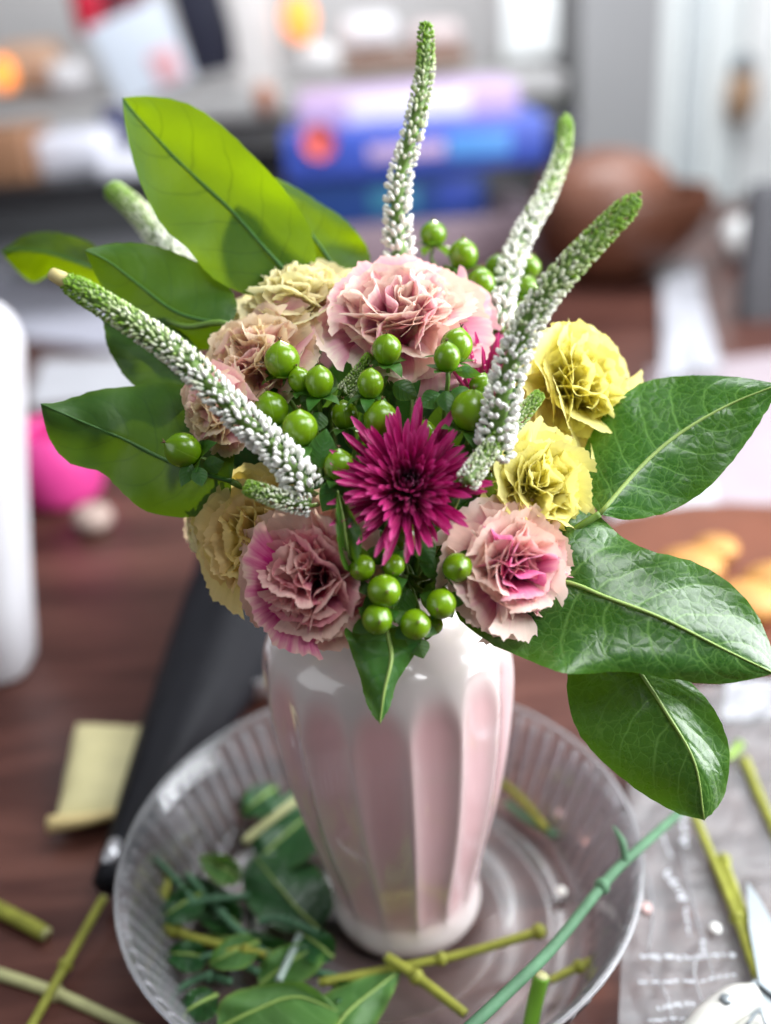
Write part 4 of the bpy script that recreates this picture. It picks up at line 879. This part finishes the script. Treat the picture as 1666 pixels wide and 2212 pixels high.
def packet():
    root = thing('packet', 'small cream paper packet lying on the dark table', 'packet', PZ(215, 1770, 0)); m = plain('cream_paper', (.62, .56, .30), .6, .15, 40, bump=.3)
    A, B, Cc, D = PZ(118, 1775, .012), PZ(258, 1755, .012), PZ(335, 1570, .012), PZ(165, 1560, .012)
    V, F = [], []; n = 14
    for side in (1, -1):
        for i in range(n):
            for j in range(n):
                x, y = i/(n-1), j/(n-1); p = A.lerp(B, x).lerp(D.lerp(Cc, x), y); e = (4*x*(1-x))**.4*(4*y*(1-y))**.35
                p.z = .0105+side*(.0095*e+.0008)+.002*noise.noise(p*60); V.append(p)
    for s_ in range(2):
        for i in range(n-1):
            for j in range(n-1): q = s_*n*n+i*n+j; F.append((q, q+n, q+n+1, q+1) if s_ == 0 else (q, q+1, q+n+1, q+n))
    put('pouch', mesh('pouch', V, F, m), root)
    V, F = tube(catmull([A+Vector((-.003, -.002, .0)), A.lerp(B, .5)+Vector((0, -.004, .001)), B], 10), [.006, .0045, .003], 10); put('folded_edge', mesh('folded_edge', V, F, plain('folded_paper', (.66, .52, .24), .6, .2, 40)), root)
packet()
def cup(name, label, cat, c, prof, mat, n=28, sq=1.0, extra=None):
    V, F = lathe([(p.x, p.y) for p in catmull([Vector((a, b, 0)) for a, b in prof], 26)], n); V = [Vector((v.x, v.y*sq, v.z)) for v in V]
    return tag(put(name, mesh(name, V, F, mat), None, Matrix.Translation(c)), label, cat)
def on(u, v, z=-.002): return PZ(u, v, z)
cup('pink_pot', 'hot pink rounded pot on the table behind the white jug', 'pot', on(140, 1075), [(.001, 0), (.040, .001), (.052, .03), (.054, .06), (.046, .085), (.042, .09), (.038, .085), (.04, .03), (.001, .01)], plain('hot_pink', (.72, .06, .30), .4, .1, 30))
cup('pebble', 'beige pebble in front of the hot pink pot', 'pebble', on(205, 1140), [(.001, 0), (.016, .002), (.022, .012), (.016, .024), (.001, .027)], plain('beige_stone', (.40, .30, .26), .7))
d_ = cup('dish', 'small white dish holding a dark pink bloom behind the vase', 'dish', on(560, 1455), [(.001, 0), (.03, .001), (.05, .012), (.066, .036), (.064, .037), (.046, .014), (.001, .005)], plain('white_china', (.70, .70, .72), .25, .04, 20, coat=.5))
pk = thing('loose_bloom', 'dark pink bloom lying in the white dish behind the vase', 'flower', on(590, 1430))
MP_R = K('loose_bloom_pink', [(0, (.30, .03, .10)), (.6, (.60, .16, .26)), (1, (.75, .36, .40))], .3)
for k in range(14): put('petal', petal_mesh(.036*rnd.uniform(.8, 1.1), R(55), R(10), R(rnd.uniform(20, 85)), .07, 900+k, MP_R, nu=6, nw=15), pk, Matrix.Translation(on(590, 1430)+Vector((0, 0, .016))) @ Matrix.Rotation(k*2.4, 4, 'Z'))
# right-hand side of the table
cup('bread_board', 'round red brown wooden board with pastries behind the large leaves', 'board', on(1600, 1270), [(.001, 0), (.17, .0), (.175, .008), (.17, .014), (.001, .014)], plain('red_wood', (.16, .05, .025), .45, .4, 12), sq=.8)
for i, (u, v, lb) in enumerate(((1490, 1225, 'amber pastry next to the upward pointing leaf'), (1610, 1300, 'amber pastry above the drooping leaf tip'), (1545, 1185, 'smaller amber pastry between the two others'), (1680, 1260, 'amber pastry farthest from the bouquet'))):
    V, F = ball(.026 if i != 2 else .018, 16, 10, (1.2, 1, .62)); tag(put('pastry', mesh('pastry', V, F, plain('pastry', (.50, .24, .06), .6, .4, 40, bump=.4)), None, Matrix.Translation(on(u, v, .026))), lb, 'pastry')
def sheet(name, label, cat, quad, mat, z=.001, th=.0015, curl=.004, seed=0):
    Q = [PZ(a, b, z) for a, b in quad]; V, F = [], []; n = 14
    for k in range(2):
        for i in range(n):
            for j in range(n):
                x, y = i/(n-1), j/(n-1); p = Q[0].lerp(Q[1], x).lerp(Q[3].lerp(Q[2], x), y); h = curl*abs(noise.noise(Vector((x*2.5, y*2.5, seed))))
                V.append(p+Vector((0, 0, h+k*th)))
    for k in range(2):
        for i in range(n-1):
            for j in range(n-1): q = k*n*n+i*n+j; F.append((q, q+n, q+n+1, q+1) if k else (q, q+1, q+n+1, q+n))
    return tag(put(name, mesh(name, V, F, mat), None), label, cat)
M_paper = plain('white_paper', (.50, .50, .54), .7, .04, 20); M_mauve = plain('mauve_cloth', (.36, .30, .33), .85, .15, 25); M_lil = plain('lilac_grey_paper', (.46, .46, .54), .75, .1, 15)
sheet('paper', 'white paper under the tip of the upward pointing leaf', 'paper', [(1310, 1160), (1560, 1150), (1540, 1040), (1330, 1060)], M_paper)
sheet('paper', 'white paper beside the lower drooping leaf', 'paper', [(1560, 1560), (1720, 1545), (1700, 1430), (1575, 1450)], M_paper, seed=2)
sheet('cloth', 'mauve cloth spread under the white paper and the grey chair', 'cloth', [(1470, 1120), (1780, 1180), (1700, 760), (1400, 800)], M_mauve, z=-.001, curl=.002, seed=3)
sheet('tea_towel', 'pale grey towel lying diagonally next to the brown basket', 'towel', [(1430, 830), (1560, 800), (1500, 560), (1430, 600)], plain('pale_towel', (.42, .42, .46), .85, .06, 12), z=.006, curl=.012, seed=4)
sheet('paper', 'lilac grey sheet of paper beyond the broad dark leaf', 'paper', [(-40, 720), (270, 760), (300, 640), (-20, 590)], M_lil, seed=5)
sheet('paper', 'white sheet of paper lying above the pink pot', 'paper', [(60, 880), (330, 860), (320, 770), (90, 780)], M_paper, seed=6)

# ------------------------------------------------------------------ blurred things at the far end
def far_box(name, label, cat, u0, v0, u1, v1, y, depth, mat, bev=.006, rz=0, ry=0, parts=()):
    a, b = PY(u0, v0, y), PY(u1, v1, y); m = (a+b)/2; sx = abs((PY(u1, (v0+v1)/2, y)-PY(u0, (v0+v1)/2, y)).x); sz = abs((PY((u0+u1)/2, v0, y)-PY((u0+u1)/2, v1, y)).z)
    M = Matrix.Translation(Vector((m.x, y+depth/2, m.z))) @ Matrix.Rotation(R(rz), 4, 'Z') @ Matrix.Rotation(R(ry), 4, 'Y')
    V, F = box((0, 0, 0), (sx, depth, sz), bev); me = mesh('body' if parts else name, V, F, mat)
    if not parts: return tag(put(name, me, None, M), label, cat)
    root = put(name, None, None, M); tag(root, label, cat); put('body', me, root, M)
    for (pn, x0, z0, x1, z1, pm) in parts:
        V, F = box(((x0+x1)/2*sx/2, -depth/2-.001, (z0+z1)/2*sz/2), ((x1-x0)/2*sx, .004, (z1-z0)/2*sz), .001); put(pn, mesh(pn, V, F, pm), root, M)
    return root
P_ = plain
# counter behind the table
yC = 2.2
a, b = PY(-250, 205, yC), PY(1215, 205, yC); zt = PY(500, 205, yC).z
ct = thing('counter', 'long grey counter with dark open shelves behind the table', 'counter', ((a.x+b.x)/2, yC+.3, -.76))
V, F = box(((a.x+b.x)/2, yC+.33, zt-.03), (b.x-a.x, .72, .06), .006); put('worktop', mesh('worktop', V, F, P_('grey_worktop', (.42, .41, .41), .5, .06, 10)), ct)
V, F = box(((a.x+b.x)/2, yC+.36, (zt-.06-.76)/2), (b.x-a.x-.06, .60, .76+zt-.066), .004); put('cabinet', mesh('cabinet', V, F, P_('dark_cabinet', (.06, .06, .065), .6, .2, 8)), ct)
V, F = box(((a.x+b.x)/2, yC+.02, zt-.10), (b.x-a.x-.04, .02, .07), .004); put('drawer_front', mesh('drawer_front', V, F, P_('grey_front', (.22, .22, .22), .6)), ct)
# game boxes
lil, pw, blu, sky_, dkb = P_('lilac_card', (.55, .40, .62), .5), P_('pale_card', (.78, .74, .82), .5), P_('blue_card', (.05, .10, .50), .4), P_('sky_card', (.10, .32, .75), .4), P_('dark_blue_card', (.02, .07, .28), .4)
far_box('game_box', 'mauve brown box at the bottom of the stack of boxes', 'box', 640, 480, 1160, 590, 1.62, .28, P_('mauve_card', (.30, .22, .26), .6))
far_box('game_box', 'dark blue box under the bright blue box', 'box', 625, 375, 1050, 482, 1.64, .28, dkb, parts=(('panel', -.2, -.5, .3, .4, P_('teal_card', (.05, .25, .40), .4)), ('panel', .5, -.6, .9, .6, blu)))
far_box('game_box', 'bright blue box with a red disc and pale lettering band', 'box', 608, 270, 1180, 375, 1.60, .34, blu, parts=(('band', -.36, -.35, .22, .30, lil), ('band', .24, -.5, .72, .5, sky_)))
V, F = lathe([(.001, 0), (.030, 0), (.032, .002), (.032, .006)], 24); rd = PY(690, 305, 1.592); put('disc', mesh('disc', V, F, P_('red_disc', (.75, .13, .12), .5)), bpy.data.objects['game_box.002'], Matrix.Translation(rd) @ Matrix.Rotation(R(90), 4, 'X'))
far_box('game_box', 'lilac and white box on top of the stack of boxes', 'box', 640, 195, 1120, 272, 1.66, .26, lil, parts=(('panel', -.55, -.7, .55, .8, pw),))
# brown leather bowl
bw = thing('bowl', 'brown wooden bowl with a pointed lip behind the blurred spike', 'bowl', on(1340, 640))
def bowlf(r_, z, q, i): return r_*(1+(.38*max(0, math.cos(q-R(5)))**6+.05*math.cos(2*q)) * min(1, z/.12))
V, F = lathe([(p.x, p.y) for p in catmull([Vector(x+(0,)) for x in [(.001, 0), (.07, .0), (.115, .04), (.140, .10), (.138, .15), (.130, .152), (.120, .10), (.09, .04), (.001, .02)]], 30)], 40, bowlf)
Mb = P_('brown_bowl', (.12, .042, .022), .45, .4, 10)
put('body', mesh('body', V, F, Mb), bw, Matrix.Translation(on(1325, 610)+Vector((0, .05, 0))))
V, F = ball(.13, 20, 12, (1.0, .8, .62)); put('lid', mesh('lid', V, F, P_('brown_lid', (.20, .085, .055), .4, .3, 10)), bw, Matrix.Translation(on(1315, 610)+Vector((0, .05, .155))))
cup('ball', 'small white glass ball beside the brown bowl', 'ball', on(1598, 560), [(.001, 0), (.03, .01), (.042, .042), (.03, .074), (.001, .084)], P_('white_glass', (.85, .85, .85), .15, .02, 10, coat=1))
# chair
ch = thing('chair', 'dark grey chair back past the mauve cloth', 'chair', PY(1650, 900, 1.15)*1.0); ch.location.z = -.76; WM[ch.name] = Matrix.Translation(ch.location); ch.matrix_local = WM[ch.name]
V, F = box(PY(1675, 640, 1.15)+Vector((.06, 0, 0)), (.24, .04, .36), .015); put('backrest', mesh('backrest', V, F, P_('grey_fabric', (.09, .09, .10), .85)), ch, Matrix.Identity(4))
for dx in (-.04, .16):
    p = PY(1675, 800, 1.15)+Vector((dx, 0, 0)); V, F = box((p.x, p.y, (p.z-.76)/2), (.03, .03, p.z+.76), .004); put('post', mesh('post', V, F, P_('chair_post', (.06, .06, .06), .5)), ch)
# left end of the table
far_box('wooden_box', 'brown wooden box at the table end beside white towels', 'box', -90, 285, 58, 415, 1.55, .2, P_('tan_wood', (.26, .13, .07), .6, .5, 6))
for (u0, v0, u1, v1, y, lb) in ((70, 290, 230, 395, 1.60, 'folded white towel beside the brown wooden box'), (200, 340, 330, 415, 1.52, 'lilac white folded towel in front of the white one')):
    far_box('folded_towel', lb, 'towel', u0, v0, u1, v1, y, .16, P_('towel_white', (.62, .62, .70), .9, .08, 14), bev=.02)
far_box('notebook', 'navy notebook standing behind the folded towels', 'notebook', 222, 235, 282, 345, 1.75, .04, P_('navy', (.02, .025, .10), .5))
far_box('tray', 'black tray under the towels and the wooden box', 'tray', -90, 400, 330, 445, 1.46, .36, P_('black_tray', (.008, .008, .010), .4))
sheet('placemat', 'dark grey placemat between the black tray and the leaves', 'placemat', [(-40, 590), (620, 620), (560, 455), (0, 450)], P_('grey_felt', (.13, .13, .145), .85, .2, 20), z=.001, seed=8)
# on the counter
yk = 2.25
far_box('card', 'white greeting card with a pink flower leaning on the counter', 'card', 215, 20, 390, 205, 2.23, .01, P_('white_card', (.68, .74, .84), .6, .04, 6), bev=.002, ry=-17, parts=(('pink_flower', .1, -.9, .8, -.1, P_('pink_print', (.75, .42, .46), .6, .3, 20)),))
far_box('binder', 'black binder standing behind the white greeting card', 'binder', 385, -60, 490, 160, 2.32, .08, P_('navy_black', (.010, .011, .028), .5), ry=-10)
far_box('red_bottle', 'red bottle behind the white greeting card', 'bottle', 148, -60, 212, 85, 2.34, .07, P_('red_glass', (.55, .01, .04), .3), bev=.03)
far_box('bag', 'dark maroon bag standing between the red bottle and the card', 'bag', 190, -60, 310, 110, 2.44, .1, P_('maroon', (.14, .02, .035), .7), bev=.03)
far_box('post', 'white post on the counter beside the black binder', 'post', 500, -80, 590, 200, 2.3, .1, P_('white_post', (.66, .63, .62), .7))
far_box('crock', 'tan crock at the end of the counter', 'crock', -20, 90, 130, 205, 2.35, .15, P_('tan_crock', (.50, .32, .22), .6), bev=.04)
far_box('mug', 'white mug in front of the tan crock', 'mug', 95, 130, 185, 205, 2.25, .08, P_('white_mug', (.70, .68, .70), .4), bev=.03)
far_box('candle', 'terracotta candle beside the white post', 'candle', 548, 180, 592, 255, 1.95, .05, P_('terracotta', (.42, .18, .11), .7), bev=.02)
def lamp(label, u, v, r, y):
    p = PY(u, v, y); root = thing('candle_lamp', label, 'lamp', p-Vector((0, 0, r*1.6)))
    V, F = ball(r, 18, 12, (1, 1, 1.35)); put('glow_globe', mesh('glow_globe', V, F, glow('amber_glow', (1.0, .30, .05), 1.15)), root, Matrix.Translation(p))
    V, F = lathe([(.001, -r*1.75), (r*.8, -r*1.75), (r*.7, -r*1.3), (.001, -r*1.25)], 16); put('base', mesh('base', V, F, P_('lamp_base', (.2, .16, .14), .5)), root, Matrix.Translation(p))
lamp('glowing amber lamp behind the white bowl', 646, 40, .040, 2.3); lamp('glowing amber lamp on the tan crock side of the counter', 5, 160, .030, 2.25)
far_box('bowl', 'white bowl on the counter below the amber lamp', 'bowl', 640, 95, 735, 160, 2.24, .1, P_('white_bowl', (.72, .70, .70), .4), bev=.03)
far_box('shelf_board', 'brown wooden board on the counter behind the boxes', 'board', 740, 112, 1010, 150, 2.3, .2, P_('brown_board', (.24, .14, .10), .6))
far_box('canister', 'white canister on the brown wooden board', 'canister', 735, 30, 860, 112, 2.34, .12, P_('white_tin', (.75, .73, .76), .4), bev=.03)
far_box('canister', 'pinkish canister on the brown wooden board', 'canister', 880, 45, 1000, 112, 2.34, .12, P_('pink_tin', (.60, .50, .50), .4), bev=.03)
far_box('frame', 'white picture frame standing on the counter end', 'frame', 1085, -60, 1205, 125, 2.4, .03, P_('white_frame', (.85, .88, .88), .4))
pl = thing('potted_plant', 'green potted plant in a dark pot behind the stack of boxes', 'plant', PY(1190, 300, 2.15))
pp = PY(1195, 275, 2.15); V, F = lathe([(.001, -.06), (.05, -.06), (.065, .03), (.055, .03), (.001, .02)], 18); put('pot', mesh('pot', V, F, P_('dark_pot', (.03, .03, .04), .5)), pl, Matrix.Translation(pp))
for k in range(16):
    small_leaf(pl, 1130+rnd.uniform(-40, 60), 230+rnd.uniform(-30, 20), 2.75, rnd.uniform(60, 110), rnd.uniform(30, 160), .2, .3, mat=M_trim, seed=k)
# door side
yd = 2.5
def flat(name, u0, v0, u1, v1, y, th, mat, parent=None):
    a, b = PY(u0, v0, y), PY(u1, v1, y); V, F = box(((a.x+b.x)/2, y+th/2, (a.z+b.z)/2), (abs(b.x-a.x), th, abs(a.z-b.z)), .003); return put(name, mesh(name, V, F, mat), parent)
dr = thing('door', 'white panelled door with a bright glass strip', 'door', PY(1500, 420, yd)); Mw = P_('door_white', (.80, .84, .84), .5, .03, 6)
ztop, = (1.2,)
for (u0, u1, yy, m) in ((1352, 1470, yd, Mw), (1475, 1515, yd+.03, P_('door_groove', (.62, .66, .68), .6)), (1520, 1600, yd, Mw), (1605, 1800, yd+.04, P_('door_bright', (.88, .90, .90), .5))):
    a, b = PY(u0, 200, yy), PY(u1, 200, yy); V, F = box(((a.x+b.x)/2, yy+.02, .22), (b.x-a.x, .04, 1.96), .004); put('panel', mesh('panel', V, F, m), dr)
hg = thing('hanging_ornament', 'tan hanging ornament with a dark top on the white door', 'ornament', PY(1605, 260, yd-.02))
V, F = ball(.055, 14, 10, (.8, .5, 1.3)); put('body', mesh('body', V, F, P_('tan_ornament', (.42, .27, .17), .7)), hg, Matrix.Translation(PY(1603, 205, yd-.03)))
V, F = ball(.04, 12, 8, (.8, .5, .9)); put('top', mesh('top', V, F, P_('dark_ornament', (.14, .16, .18), .6)), hg, Matrix.Translation(PY(1606, 145, yd-.03)))
